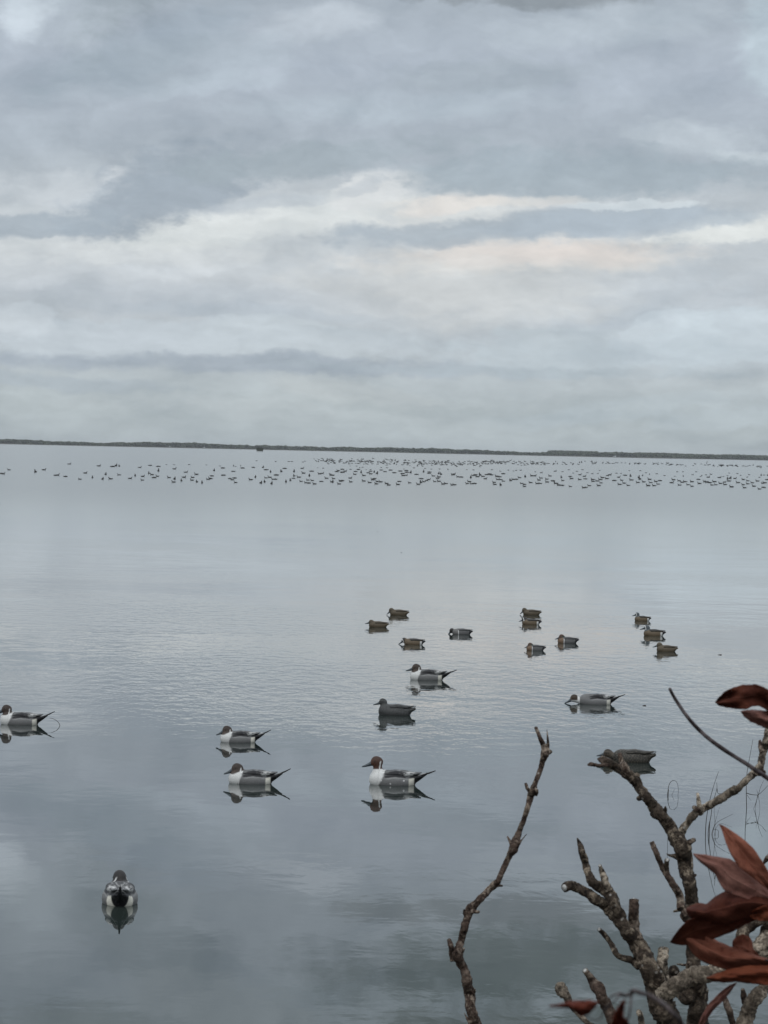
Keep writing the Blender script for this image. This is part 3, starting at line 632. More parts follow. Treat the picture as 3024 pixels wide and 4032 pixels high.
    for sy in (1, -1):
        ve, fe = loft([((k_ * .004 - .004 * 0, 0, 0), .0001 + .004 * math.sqrt(max(0, 1 - k_ * k_)), .0001 + .004 * math.sqrt(max(0, 1 - k_ * k_))) for k_ in (-1, -.7, 0, .7, 1)], 10)
        T2 = T @ Matrix.Translation((.014 * hs, sy * .0255 * hs, .008 * hs))
        mesh_obj('eye', [T2 @ Vector((v[0] * hs, v[1] * hs, v[2] * hs)) for v in ve], fe, M_EYE, root)
    # ---- wings
    for sy in (1, -1):
        if sp == 'pintail': secs = [((.085, .030, .070), .006, .006), ((.055, .036, .076), .030, .022), ((-.02, .037, .080), .037, .026), ((-.09, .034, .079), .033, .023), ((-.145, .025, .080), .021, .012), ((-.185, .022, .086), .011, .006), ((-.205, .018, .090), .003, .0018)]
        elif sp == 'hen':   secs = [((.08, .040, .070), .006, .006), ((.04, .042, .078), .030, .022), ((-.03, .040, .083), .036, .025), ((-.10, .032, .078), .030, .018), ((-.15, .026, .084), .014, .008), ((-.185, .018, .092), .004, .003)]
        else:               secs = [((.055, .034, .052), .005, .005), ((.03, .038, .058), .020, .016), ((-.03, .036, .061), .022, .017), ((-.08, .028, .060), .018, .012), ((-.115, .018, .064), .010, .006), ((-.14, .012, .067), .003, .002)]
        vw, fw = loft(interp([((c_[0], c_[1] * sy, c_[2]), w_, h_) for c_, w_, h_ in secs], 46), 22)
        vw = np.array(vw); X, Y_, Z = vw.T; nn = vnoise(vw, 70, 3); ang = np.tile(np.linspace(0, 1, 22, endpoint=False), 46)
        strp = np.abs(np.sin(ang * math.pi * 9 + X * 22 + nn * 2.2))
        cw = np.zeros((len(vw), 3))
        if sp == 'pintail':
            cw[:] = GREY * .7; cw = mixc(cw, sstep(.62, .9, strp) * sstep(.04, .0, X) * .9, BLACK * 1.5); cw = mixc(cw, sstep(.35, .1, strp) * sstep(.0, -.06, X) * .8, GREY * 2.1)
            edge = sstep(.036, .052, np.abs(Y_)) * sstep(.05, .02, X) * sstep(-.10, -.07, X) * sstep(.45, .6, nn + .25 * strp); cw = mixc(cw, edge, BLACK * 1.5)
            cw = mixc(cw, sstep(-.075, -.09, X) * sstep(-.15, -.135, X) * sstep(.025, .04, np.abs(Y_)) * sstep(.083, .078, Z), WHITE * .8)
            outer = sstep(.020, .030, sy * Y_) * sstep(.100, .094, Z)
            cw = mixc(cw, outer * sstep(-.070, -.085, X) * sstep(-.165, -.150, X) * sstep(.35, .55, nn), WHITE * .75)
            cw = mixc(cw, outer * sstep(.07, .05, X) * sstep(-.065, -.05, X) * sstep(.088, .082, Z), BLACK * 1.5)
            cw = mixc(cw, sstep(-.16, -.175, X) * .7, DGREY)
        elif sp == 'hen':
            b0 = np.array(opts.get('base', (.10, .10, .095))) * .85; cw[:] = b0; cw = mixc(cw, sstep(.45, .8, strp) * .8, b0 * .3); cw = mixc(cw, sstep(.2, .05, strp) * opts.get('pale', .25) * 2, b0 * 2)
        elif sp == 'greenwing':
            cw[:] = GREY * .5; cw = mixc(cw, sstep(.5, .9, strp) * .8, BLACK * 2)
        else:
            b0 = np.array((.078, .062, .042)) if sp == 'teal_hen' else np.array((.05, .045, .038)); cw[:] = b0; cw = mixc(cw, sstep(.5, .9, strp) * .7, b0 * .35)
        # notch the tip into separate feather points
        mesh_obj('wing', vw, fw, M_FEATHER, root, cw)
        for j in range(3 if g == 1.0 else 2):     # primaries: stepped feather tips beyond the wing
            z0 = .086 - j * .006 if g == 1.0 else .064 - j * .004; x1 = (-.205 + j * .022) if g == 1.0 else (-.148 + j * .016); x0 = x1 + .07 * g
            vt, ft = loft(interp([((x0, sy * (.026 + .006 * j) * g, z0), .012 * g, .004), (((x0 + x1) / 2, sy * (.024 + .006 * j) * g, z0 + .002), .009 * g, .003), ((x1, sy * (.017 + .006 * j) * g, z0 + .005), .0015, .001)], 8), 8)
            mesh_obj('feather', vt, ft, M_FEATHER, root, np.tile(DGREY * (.6 + .3 * j) if sp in ('pintail', 'hen', 'greenwing') else np.array((.05, .04, .03)), (len(vt), 1)))
    # ---- tail
    def tf(pts, cc, nm='tail_feather'):
        vt, ft = loft(interp(pts, 18), 10); vt = np.array(vt); cv = np.tile(np.array(cc), (len(vt), 1))
        if nm == 'tail_feather' and sp == 'pintail': cv = mixc(cv, sstep(.003, .0065, np.abs(vt[:, 1]) - .002) * .0, WHITE)
        mesh_obj(nm, vt, ft, M_FEATHER, root, cv)
    if sp == 'pintail':
        tf([((-.115, 0, .032), .040, .036), ((-.155, 0, .038), .032, .032), ((-.195, 0, .056), .021, .020), ((-.245, 0, .084), .007, .008)], BLACK, 'tail_base')
        tf([((-.16, 0, .060), .010, .008), ((-.21, 0, .074), .008, .0065), ((-.26, 0, .094 if not opts.get('flat') else .088), .007, .0065), ((-.305, 0, .118 if not opts.get('flat') else .106), .0035, .0035)], BLACK * 1.4)
        for sy in (1, -1):
            tf([((-.15, sy * .022, .062), .010, .004), ((-.19, sy * .020, .072), .008, .0035), ((-.235, sy * .012, .087), .003, .002)], GREY * 1.6)
    else:
        xe = -.205 if sp == 'hen' else -.148; cc = {'hen': np.array(opts.get('base', (.1, .1, .095))) * .7, 'greenwing': BLACK * 3, 'bluewing': BLACK * 2}.get(sp, np.array((.075, .058, .04)))
        for j, yy in enumerate((-.9, -.45, 0, .45, .9)):
            zt = (.072 + .016 * (1 - abs(yy))) if sp == 'hen' else .058 * (1 + .15 * (1 - abs(yy)))
            tf([((xe + .085 * g, yy * .022 * g, .052 * g), .012 * g, .006), ((xe + .04 * g, yy * .028 * g, .058 * g), .010 * g, .004), ((xe + .012 * abs(yy), yy * .030 * g, zt), .002, .0015)], cc)
    return root
SP_LEN = {'pintail': (.165, -.305), 'hen': (.155, -.205), 'teal_hen': (.118, -.148), 'greenwing': (.118, -.148), 'bluewing': (.118, -.148)}
def place(o, sp, bpx, tpx, wl, yaw=0.0):
    f, t = SP_LEN[sp]; xc = (bpx + tpx) / 2; sl = math.tan(ROLL); g = .09 if sp in ('pintail', 'hen') else .062
    A = unp(bpx, wl + (bpx - xc) * sl); Z = unp(tpx, wl + (tpx - xc) * sl)
    s_ = (A - Z).length / ((f - t) * math.cos(yaw)); ph = math.atan2(A.y - Z.y, A.x - Z.x) + yaw
    pos = Z.lerp(A, (0 - t) / (f - t)); k = (pos.y + g * s_ * .9) / pos.y
    o.location = (pos.x * k, pos.y * k, 0); s_ *= k; o.rotation_euler = (0, 0, ph); o.scale = (s_, s_, s_)
DECOYS = [
 # species, head x, head z, pitch deg, breast px, tail px, waterline px, yaw, opts, label
 ('pintail', .115, .128, -18, 3, 214, 2855, .03, {}, 'drake pintail decoy cut by the left edge with a bent reed behind its tail'),
 ('pintail', .107, .110, -22, 869, 1066, 2925, .10, {'white': 1}, 'drake pintail decoy with white breast, rear one of the two left of centre'),
 ('pintail', .104, .112, -20, 902, 1143, 3089, .04, {'white': 1}, 'drake pintail decoy with white breast, nearer one of the two left of centre'),
 ('pintail', .118, .160, -16, 1456, 1714, 3094, 0, {'head': (.075, .036, .024), 'spots': [(.085, .036, .0075), (.018, .013, .0065), (-.078, .036, .007)], 'flat': 1}, 'tall necked drake pintail decoy with reddish brown head and three white spots on its flank'),
 ('pintail', .107, .118, -14, 1616, 1799, 2679, 0, {'flat': 1}, 'drake pintail decoy farthest back, just below the small teal decoys'),
 ('pintail', .216, .054, -24, 2281, 2461, 2775, 0, {'flat': 1, 'head': (.06, .042, .027)}, 'drake pintail decoy stretching its head low to the water, right of centre'),
 ('hen', .118, .124, -14, 1492, 1637, 2818, 0, {'base': (.075, .077, .076), 'pale': .35, 'head': (.075, .078, .076)}, 'plain dark grey decoy with head raised, alone above the spotted drake'),
 ('hen', .196, .068, -10, 2413, 2583, 3004, 0, {'base': (.056, .050, .040), 'pale': .75, 'head': (.10, .080, .058)}, 'scaly grey brown hen decoy half hidden by a bare branch tip'),
 ('teal_hen', .105, .068, -40, 1537, 1610, 2423, 0, {'k': .85}, 'brown hen teal decoy, farthest left of centre, bill pointing at the water'),
 ('teal_hen', .090, .066, -12, 1454, 1530, 2470, 0, {}, 'brown hen teal decoy, leftmost of the small decoys, looking level'),
 ('bluewing', .122, .054, -32, 1593, 1673, 2539, 0, {}, 'brown teal decoy with white face crescent and lowered bill, left group front'),
 ('greenwing', .130, .048, -42, 1783, 1860, 2499, 0, {'dark': 1}, 'dark headed grey teal decoy with bill in the water, alone between the groups'),
 ('teal_hen', .105, .070, -40, 2061, 2131, 2422, 0, {'k': .85}, 'brown hen teal decoy at the back of the pair in line, bill down'),
 ('bluewing', .085, .072, -18, 2057, 2131, 2460, 0, {}, 'brown teal decoy with white face crescent directly in front of a brown hen'),
 ('greenwing', .070, .074, -24, 2074, 2148, 2562, 0, {}, 'teal decoy with brown head and white shoulder bar, front one of its pair'),
 ('greenwing', .072, .078, -18, 2197, 2278, 2533, 0, {}, 'teal decoy with brown head and white shoulder bar, right rear one of its pair'),
 ('bluewing', .082, .104, -14, 2500, 2563, 2445, .1, {'grey': 1}, 'grey headed teal decoy with raised neck, rearmost of the right trio'),
 ('bluewing', .085, .098, -12, 2536, 2620, 2504, 0, {'grey': 1}, 'grey headed teal decoy with white hip patch, middle of the right trio'),
 ('teal_hen', .088, .082, -16, 2587, 2668, 2566, .05, {'k': .95, 'hk': 1.1}, 'brown hen teal decoy, nearest of the right trio'),
]
for (sp, hx, hz, pt, bp_, tp_, wl, yaw, op, lab) in DECOYS:
    d_ = make_decoy('duck_decoy', sp, hx, hz, R(pt), 0.0, op); place(d_, sp, bp_, tp_, wl, yaw)
    tag(d_, lab, 'duck decoy', 'pintail decoys' if sp in ('pintail', 'hen') else 'teal decoys')
d_ = make_decoy('duck_decoy', 'pintail', .104, .112, R(-22), .3, {'white': 1, 'head': (.030, .027, .026)}); P = unp(462, 3570)
d_.location = (P.x, P.y + .17, 0); d_.rotation_euler = (0, 0, R(90) + math.atan2(-P.x, P.y) * 1.0); d_.scale = (1.03,) * 3
tag(d_, 'drake pintail decoy seen from behind, alone nearest the camera at the lower left', 'duck decoy', 'pintail decoys')

# ------------------------------------------------------------------ reeds and floating bits
def reed_plant(name, label, cat, org, sc_, wl, stems, w=2.2):
    """stems given in a zoomed crop: (points, width px)"""
    base_ = unp(org[0] + stems[0][0][0][0] * sc_, wl); D = (CM.inverted() @ base_).z * -1
    root = empty(name, (base_.x, base_.y, 0)); tag(root, label, cat)
    for pts, ww in stems:
        P_ = []
        for i, (x_, y_) in enumerate(pts):
            P_.append(unpd(org[0] + x_ * sc_, org[1] + y_ * sc_, D) - Vector((base_.x, base_.y, 0)))
        if P_[0].z < .03: P_[0].z = -.03
        r_ = [ww * D / FPX / 2 * (1 - .55 * i / max(1, len(P_) - 1)) for i in range(len(P_))]
        V_, F_ = tube(P_, r_, 6, sub=4); mesh_obj('stem', V_, F_, M_REED, root)
reed_plant('dry_reeds', 'cluster of thin dark dry reeds standing in water behind the red leaves', 'reeds', (2600, 3000), .2713, 3284, [
    ([(655, 1050), (662, 900), (688, 700), (722, 540), (780, 330), (845, 140)], 3.2), ([(690, 1050), (705, 930), (735, 790), (752, 640), (785, 520), (822, 380), (818, 300)], 3.0),
    ([(735, 1050), (762, 985), (800, 905), (850, 860), (1050, 758)], 2.4), ([(712, 1050), (716, 900), (735, 780), (748, 700)], 3.0), ([(822, 1050), (845, 1010), (820, 985), (768, 980)], 2.0),
    ([(826, 390), (838, 455), (900, 458), (1150, 466)], 2.4), ([(800, 1050), (790, 800), (782, 700), (820, 560)], 1.6), ([(775, 1000), (850, 905), (1040, 945)], 1.5), ([(745, 1050), (800, 860), (860, 660)], 1.5)])
reed_plant('dry_reed', 'single upright dry reed with a bent side shoot, right of the reed cluster', 'reeds', (2600, 3000), .2713, 3184, [
    ([(1255, 690), (1248, 450), (1254, 200), (1285, 0), (1345, -332)], 3.0), ([(1252, 452), (1300, 468), (1360, 478), (1425, 474), (1560, 345)], 3.2), ([(1420, 476), (1385, 600), (1350, 690)], 2.2),
    ([(1415, 480), (1390, 600), (1375, 690)], 2.0), ([(1420, 476), (1440, 600), (1445, 690)], 1.6), ([(1425, 474), (1450, 380), (1500, 265)], 1.8), ([(1258, 480), (1320, 565)], 1.5), ([(1420, 476), (1398, 400)], 1.6)])
reed_plant('looped_reed', 'thin reed arching over the water into a loop beside the forked branch', 'reeds', (2600, 3000), .2713, 3130, [
    ([(108, 484), (116, 380), (150, 290), (200, 270), (240, 298), (262, 400), (256, 484)], 2.4), ([(110, 484), (112, 440), (120, 400)], 6.0), ([(140, 430), (210, 390)], 1.6)])
reed_plant('bent_reed', 'thin pale reed bent over the water just behind the edge decoy tail', 'reeds', (0, 2700), .3617, 2857, [
    ([(665, 436), (640, 405), (600, 370), (560, 355), (535, 352)], 2.4)])
reed_plant('thin_stem', 'very thin vertical stem beside the forked trunk, left of it', 'reeds', (2600, 3000), .2713, 3345, [([(108, 1275), (106, 1180), (108, 1060)], 1.8)])
for (X, Y, w_, lab) in [(2834, 2579, 17, 'small dark floating leaf right of the teal decoys'), (2537, 2779, 15, 'small dark floating leaf right of the feeding drake'), (1486, 2094, 6, 'tiny dark speck floating alone in open water below the flock, upper one'), (1580, 2176, 6, 'tiny dark speck floating alone in open water, lower one')]:
    P = unp(X, Y); L_ = w_ * P.length / FPX
    V_, F_ = loft(interp([((-L_ / 2, 0, .002), L_ * .02, .001), ((-L_ * .2, .1 * L_, .002), L_ * .22, .003), ((L_ * .15, .05 * L_, .003), L_ * .2, .006), ((L_ / 2, 0, .006), L_ * .02, .002)], 12), 10)
    o = mesh_obj('floating_leaf', V_, F_, M_REED); o.location = (P.x, P.y, 0); tag(o, lab, 'floating leaf', 'bits floating on the water')

# ------------------------------------------------------------------ foreground branches
def limb(root, name, pts, D, org, sc_, mat=M_BARK, noise=.24, ring=16, seed=1, mir=None, cut=False, ext=None, dd=None, label=None):
    """pts: (x, y, width) in a zoomed crop; D: depth in metres; dd: depth change along the limb"""
    P_, rd = [], []
    n = len(pts)
    for i, (x_, y_, w_) in enumerate(pts):
        d_ = D + (dd or 0) * i / max(1, n - 1) + .012 * math.sin(i * 1.9 + seed)
        P_.append(unpd(org[0] + x_ * sc_, org[1] + y_ * sc_, d_) - root.location); rd.append(w_ * sc_ * d_ / FPX / 2)
    if ext: P_ = [Vector(e[:3]) - root.location for e in ext] + P_; rd = [e[3] for e in ext] + rd
    # even resampling so the bark relief is dense enough
    Q, QR = [], []
    tot = sum((P_[i + 1] - P_[i]).length for i in range(len(P_) - 1)); sub = 11; ring = int(ring * 1.5)
    V_, F_ = tube(P_, rd, ring, noise=noise, nsc=70, seed=seed, sub=sub, ridge=.5, fine=.6 if noise > .12 else 0)
    o = mesh_obj(name, V_, F_, mat, root)
    if label: o['label'] = label
    if cut:      # pale broken end
        e = P_[-1]; d = (P_[-1] - P_[-2]).normalized(); V_, F_ = tube([e - d * rd[-1] * .25, e + d * rd[-1] * .12, e + d * rd[-1] * .34], [rd[-1] * .86, rd[-1] * .74, rd[-1] * .3], 12, noise=.3, nsc=160, seed=seed)
        mesh_obj('cut_end', V_, F_, M_CUT, o)
    return o
# left stem
Z7 = (1700, 2850); S7 = .5344; DL = 8.05
P0 = unpd(1870, 4032, DL); gx, gy = P0.x + .06, P0.y + .05
root = empty('bare_branch', (gx, gy, bank_z(gx, gy))); tag(root, 'single tall thin bare branch with forked tip, standing left of the dead shrub', 'branch')
limb(root, 'stem', [(318, 2212, 88), (300, 2150, 76), (285, 2080, 80), (276, 1990, 82), (262, 1930, 70), (255, 1880, 80), (238, 1810, 62), (205, 1745, 68), (188, 1700, 84), (205, 1640, 56), (222, 1580, 50), (240, 1500, 60), (262, 1430, 52), (282, 1370, 72), (325, 1325, 56), (380, 1270, 50), (430, 1215, 48), (470, 1180, 58), (490, 1150, 42), (530, 1060, 40), (575, 970, 44), (600, 925, 66), (620, 870, 62), (645, 790, 40), (680, 700, 38), (710, 610, 38), (728, 540, 52), (742, 500, 60), (765, 430, 34), (795, 350, 36), (815, 280, 40), (835, 215, 62), (838, 190, 66), (820, 150, 40), (805, 120, 30), (788, 80, 28), (768, 28, 24)],
     DL, Z7, S7, M_BARK2, seed=2, noise=.22, ext=[(gx, gy, bank_z(gx, gy) - .15, .045), (P0.x + .04, P0.y + .03, .95, .028)])
for i, (pts, ct) in enumerate([([(846, 200, 40), (856, 150, 24), (853, 95, 13), (848, 40, 3)], 0), ([(735, 510, 34), (706, 480, 28), (692, 438, 20)], 1), ([(745, 505, 40), (768, 490, 30), (770, 525, 22)], 0), ([(600, 905, 44), (585, 880, 28), (558, 832, 12)], 0), ([(640, 885, 26), (668, 850, 9), (700, 812, 4)], 0),
                         ([(480, 1185, 40), (505, 1192, 18), (522, 1192, 8)], 0), ([(165, 1740, 60), (150, 1690, 48), (142, 1640, 38), (128, 1592, 32)], 0), ([(205, 1700, 40), (230, 1675, 18), (242, 1648, 5)], 0), ([(300, 1380, 40), (330, 1386, 26), (346, 1384, 18)], 0), ([(285, 2212, 26), (265, 2180, 18), (240, 2132, 5)], 0), ([(840, 205, 50), (868, 212, 34), (882, 200, 22)], 0), ([(250, 1400, 40), (242, 1388, 22), (240, 1370, 10)], 0), ([(300, 1985, 50), (312, 1975, 26), (316, 1955, 12)], 0)]):
    limb(root, 'stub', pts, DL - .004, Z7, S7, M_BARK2, noise=.2, ring=10, seed=20 + i, cut=bool(ct))
# dead shrub
ZA = (2150, 2650); ZB = (2150, 3200); SZ = .5268; DM = 7.7
P0 = unpd(2150 + 1140 * SZ, 4032, DM); gx, gy = P0.x, P0.y + .05; gz = bank_z(gx, gy)
root = empty('dead_shrub', (gx, gy, gz)); tag(root, 'thick dead shrub with many broken grey brown limbs at the lower right', 'dead shrub')
A, Bc = ZA, ZB
L_ = lambda pts, D=DM, org=ZB, mat=M_BARK, nm='limb', **k: limb(root, nm, pts, D, org, SZ, mat, **k)
L_([(1140, 1579, 165), (1135, 1490, 150), (1140, 1410, 135), (1140, 1340, 150), (1120, 1240, 130), (1105, 1150, 110), (1095, 1050, 100), (1095, 900, 95), (1090, 780, 95), (1088, 680, 95), (1085, 600, 100), (1065, 500, 100), (1045, 420, 105), (1040, 330, 110), (1025, 270, 120), (985, 205, 120), (965, 170, 110)],
   nm='trunk', seed=3, ring=22, ext=[(gx + .05, gy + .02, gz - .2, .075), (gx + .02, gy + .01, gz + .3, .06)])
L_([(1000, 1270, 95), (965, 1215, 105), (925, 1150, 92), (888, 1095, 85), (850, 1055, 92), (822, 1030, 98), (790, 975, 74), (740, 915, 74), (700, 860, 72), (665, 805, 82), (610, 755, 78), (560, 720, 68), (510, 695, 66), (465, 668, 64), (430, 650, 62), (405, 642, 30)], org=ZA, seed=4, ring=20)
L_([(985, 1250, 80), (1010, 1190, 66), (1050, 1130, 58), (1105, 1060, 58), (1150, 1025, 60), (1200, 1000, 56), (1250, 975, 58), (1320, 930, 58), (1385, 890, 64), (1430, 865, 56), (1510, 790, 50), (1550, 752, 56), (1585, 725, 74), (1605, 690, 60), (1615, 620, 50), (1632, 560, 62), (1650, 500, 60), (1659, 430, 50), (1690, 330, 50)], org=ZA, mat=M_BARKP, seed=5, ring=18)
for i, (pts, org, mt, ct) in enumerate([
    ([(480, 680, 50), (430, 688, 34), (395, 692, 24), (360, 686, 30), (335, 682, 34), (312, 686, 16)], ZA, M_BARK2, 0), ([(600, 745, 70), (585, 700, 56), (565, 660, 44), (548, 600, 26)], ZA, M_BARK2, 0),
    ([(430, 665, 40), (405, 655, 26), (388, 640, 14)], ZA, M_BARK2, 0), ([(650, 800, 70), (672, 780, 60), (685, 762, 40)], ZA, M_BARK, 0), ([(735, 920, 60), (705, 932, 46), (690, 935, 26)], ZA, M_BARK, 0), ([(870, 1060, 60), (888, 1030, 34), (892, 1000, 14)], ZA, M_BARK, 0),
    ([(1150, 1040, 56), (1145, 1000, 38), (1140, 950, 30), (1132, 902, 20)], ZA, M_BARKP, 0), ([(1150, 1030, 50), (1120, 1012, 34), (1103, 1002, 26)], ZA, M_BARK2, 0), ([(1620, 590, 44), (1602, 550, 30), (1598, 508, 20)], ZA, M_BARK2, 0), ([(1400, 880, 60), (1410, 855, 34), (1412, 845, 10)], ZA, M_BARKP, 0), ([(1590, 735, 70), (1610, 745, 50), (1628, 738, 20)], ZA, M_BARK2, 0),
    ([(1040, 260, 90), (1062, 232, 50), (1085, 215, 44), (1105, 205, 34)], ZB, M_BARK2, 0), ([(1000, 335, 60), (965, 325, 36), (930, 320, 18), (903, 308, 6)], ZB, M_BARK, 0), ([(1090, 480, 40), (1110, 470, 20), (1118, 462, 10)], ZB, M_BARK, 0),
    ([(1085, 470, 14), (1092, 400, 18), (1090, 340, 12), (1088, 290, 4)], ZB, M_BARKP, 0), ([(1050, 725, 40), (1005, 728, 26), (975, 733, 20), (957, 738, 16)], ZB, M_BARKP, 0),
    ([(1075, 1130, 40), (1040, 1138, 18), (1005, 1135, 14), (978, 1130, 8)], ZB, M_BARK2, 0), ([(950, 1240, 80), (950, 1200, 84), (955, 1170, 70)], ZB, M_BARK, 0),
    ([(1490, 1420, 60), (1478, 1370, 46), (1470, 1320, 30)], ZB, M_BARK2, 0), ([(1070, 1320, 120), (1050, 1400, 90), (1000, 1370, 40), (980, 1375, 20)], ZB, M_BARK, 0), ([(1180, 1200, 70), (1240, 1160, 50), (1310, 1185, 30)], ZB, M_BARKP, 0)]):
    limb(root, 'stub', pts, DM - .01, org, SZ, mt, noise=.24, ring=12, seed=40 + i, cut=bool(ct))
L_([(1010, 720, 66), (1000, 620, 62), (970, 570, 62), (930, 505, 52), (890, 440, 50), (855, 375, 44), (828, 310, 40), (805, 255, 38), (790, 218, 34)], D=DM - .03, mat=M_BARK2, seed=6, ring=14)
L_([(905, 470, 40), (900, 410, 40), (903, 352, 38)], D=DM - .03, mat=M_BARK, nm='stub', seed=7, ring=12, cut=True)
DF = DM - .10
L_([(930, 1579, 170), (890, 1500, 180), (860, 1420, 190), (840, 1340, 180), (800, 1230, 165), (760, 1140, 140), (705, 1020, 125), (660, 950, 122), (600, 880, 108), (530, 780, 100), (450, 700, 86), (370, 645, 80), (295, 592, 76), (225, 560, 70), (175, 548, 72), (138, 562, 66)], D=DF, seed=8, ring=22, cut=True, ext=[(gx - .10, gy, gz - .2, .07), (gx - .09, gy - .02, gz + .3, .055)])
L_([(560, 790, 90), (505, 670, 86), (465, 595, 82), (405, 560, 78), (345, 512, 78), (315, 450, 54), (295, 380, 50), (278, 320, 62), (262, 265, 44), (248, 225, 30), (234, 192, 10)], D=DF - .01, seed=9, ring=16)
L_([(470, 580, 60), (440, 510, 54), (420, 450, 46), (402, 395, 26)], D=DF - .01, mat=M_BARKP, nm='stub', seed=10, ring=12, cut=True)
L_([(690, 960, 90), (665, 900, 82), (655, 800, 84), (655, 720, 72), (656, 652, 70)], D=DF + .01, nm='stub', seed=11, ring=16, cut=True, mat=M_BARK2)
L_([(700, 1150, 60), (650, 1110, 56), (590, 1090, 50), (535, 1065, 42), (490, 985, 40), (440, 915, 36), (398, 872, 32)], D=DF, mat=M_BARK, seed=12, ring=12, cut=True)
L_([(900, 1280, 60), (878, 1210, 76), (868, 1140, 82), (872, 1075, 84), (876, 1022, 78)], D=DF + .02, mat=M_BARKP, nm='stub', seed=13, ring=16, cut=True)
L_([(860, 1370, 130), (930, 1320, 128), (1000, 1270, 124), (1070, 1235, 138), (1140, 1215, 140), (1200, 1210, 120), (1300, 1195, 100), (1420, 1150, 100), (1540, 1060, 120), (1640, 1000, 170), (1720, 960, 200)], D=DF - .03, mat=M_BARKP, seed=14, ring=22)
L_([(1540, 1060, 90), (1490, 980, 92), (1470, 900, 90), (1530, 850, 84), (1600, 800, 76), (1700, 760, 70)], D=DF, mat=M_BARK, seed=15, ring=16)
L_([(1640, 1100, 180), (1650, 980, 150), (1640, 880, 80), (1665, 820, 60)], D=DF + .01, mat=M_BARK, seed=16, ring=20)
L_([(540, 1640, 90), (500, 1560, 92), (460, 1460, 86), (420, 1380, 84), (385, 1310, 100), (350, 1260, 62), (320, 1215, 50), (290, 1180, 44)], D=DF - .05, mat=M_BARK2, seed=17, ring=16, cut=True, ext=[(gx - .35, gy - .05, gz - .2, .05)])
L_([(1480, 1660, 130), (1500, 1520, 118), (1530, 1440, 112), (1580, 1370, 105), (1620, 1320, 92), (1665, 1250, 90), (1720, 1150, 80)], D=DF, mat=M_BARKP, seed=18, ring=18, ext=[(gx + .25, gy, gz - .2, .06)])
L_([(1405, 1640, 44), (1392, 1570, 44), (1372, 1490, 52), (1350, 1430, 48), (1340, 1385, 30)], D=DF, mat=M_BARK2, seed=19, ring=12, cut=True, ext=[(gx + .2, gy, gz - .2, .04)])
L_([(722, 1660, 40), (712, 1560, 48), (702, 1510, 44), (690, 1482, 30)], D=DF - .05, mat=M_BARKP, seed=21, ring=12, cut=True, ext=[(gx - .2, gy, gz - .2, .04)])
L_([(380, 1640, 44), (310, 1570, 38), (230, 1490, 40), (175, 1420, 56), (150, 1370, 62), (118, 1335, 96), (112, 1310, 84), (112, 1290, 50)], D=DF - .05, mat=M_BARKP, seed=22, ring=16, ext=[(gx - .4, gy - .05, gz - .2, .04)])
L_([(1700, 300, 40), (1655, 340, 44), (1628, 378, 18)], D=DM, mat=M_BARK2, seed=23, ring=12)
L_([(1060, 740, 80), (1045, 770, 90), (1060, 810, 60)], D=DM - .03, mat=M_BARK2, nm='stub', seed=24, ring=14)
# thin smooth twig
DT = 5.5
P0 = unpd(2150 + 1900 * SZ, 2650 + 1050 * SZ, DT); gx2, gy2 = P0.x + .5, P0.y
root = empty('bare_twig', (gx2, gy2, bank_z(gx2, gy2))); tag(root, 'long thin smooth twig curving down to the right across the pale limb', 'twig')
limb(root, 'shoot', [(925, 118, 22), (960, 185, 25), (1005, 255, 27), (1055, 325, 28), (1105, 385, 29), (1160, 440, 30), (1220, 492, 30), (1300, 552, 33), (1400, 618, 31), (1500, 680, 32), (1560, 722, 33), (1640, 775, 34), (1740, 850, 36), (1900, 1000, 40)][::-1], DT, ZA, SZ, M_TWIG, noise=.08, ring=12, seed=30,
     ext=[(gx2, gy2, bank_z(gx2, gy2) - .1, .012), (gx2 - .1, gy2, 1.0, .01)])

# ------------------------------------------------------------------ leaves
def resample(pts, n):
    P_ = np.array(pts, float); s_ = np.concatenate([[0], np.cumsum(np.linalg.norm(np.diff(P_, axis=0), axis=1))]); t = np.linspace(0, s_[-1], n)
    q_ = np.stack([np.interp(t, s_, P_[:, 0]), np.interp(t, s_, P_[:, 1])], 1)
    for _ in range(2): q_[1:-1] = .25 * q_[:-2] + .5 * q_[1:-1] + .25 * q_[2:]
    return q_
def leaf(root, top, bot, D, mat, org=ZB, bulge=.007, fold=.006, curl=.03, tilt=.0, seed=0, rag=0.0, name='leaf'):
    N, M = 40, 15; T_ = resample(top, N); Bt = resample(bot, N); V_, F_, UV = [], [], []
    for i in range(N):
        u = i / (N - 1)
        for j in range(M):
            v = j / (M - 1); p = T_[i] * (1 - v) + Bt[i] * v
            wob = (vnoise([[u * 4, v * 3, seed]], 1.0, seed)[0] - .5) + .35 * (vnoise([[u * 13, v * 6, seed]], 1.0, seed)[0] - .5)
            e_ = (abs(v - .5) * 2) ** 3 * 9 * (vnoise([[u * 26, 0, seed]], 1.0, seed + (v > .5))[0] - .5)
            p = p + np.array((0, e_ if v > .5 else -e_))
            d_ = D + bulge * math.sin(math.pi * v) * (1 if seed % 2 else -1) + fold * abs(v - .5) * 2 + curl * (u - .5) ** 2 * 2 + tilt * (v - .5) + .022 * wob
            V_.append(unpd(org[0] + p[0] * SZ, org[1] + p[1] * SZ, d_) - root.location); UV.append((u, v, 0))
    for i in range(N - 1):
        for j in range(M - 1): a = i * M + j; F_.append((a, a + 1, a + M + 1, a + M))
    o = mesh_obj(name, V_, F_, mat, root, uv=UV); md = o.modifiers.new('thickness', 'SOLIDIFY'); md.thickness = .0006; md.offset = 0
    return o
DV = 4.9
P0 = unpd(3400, 4400, DV); gx3, gy3 = P0.x + .1, P0.y
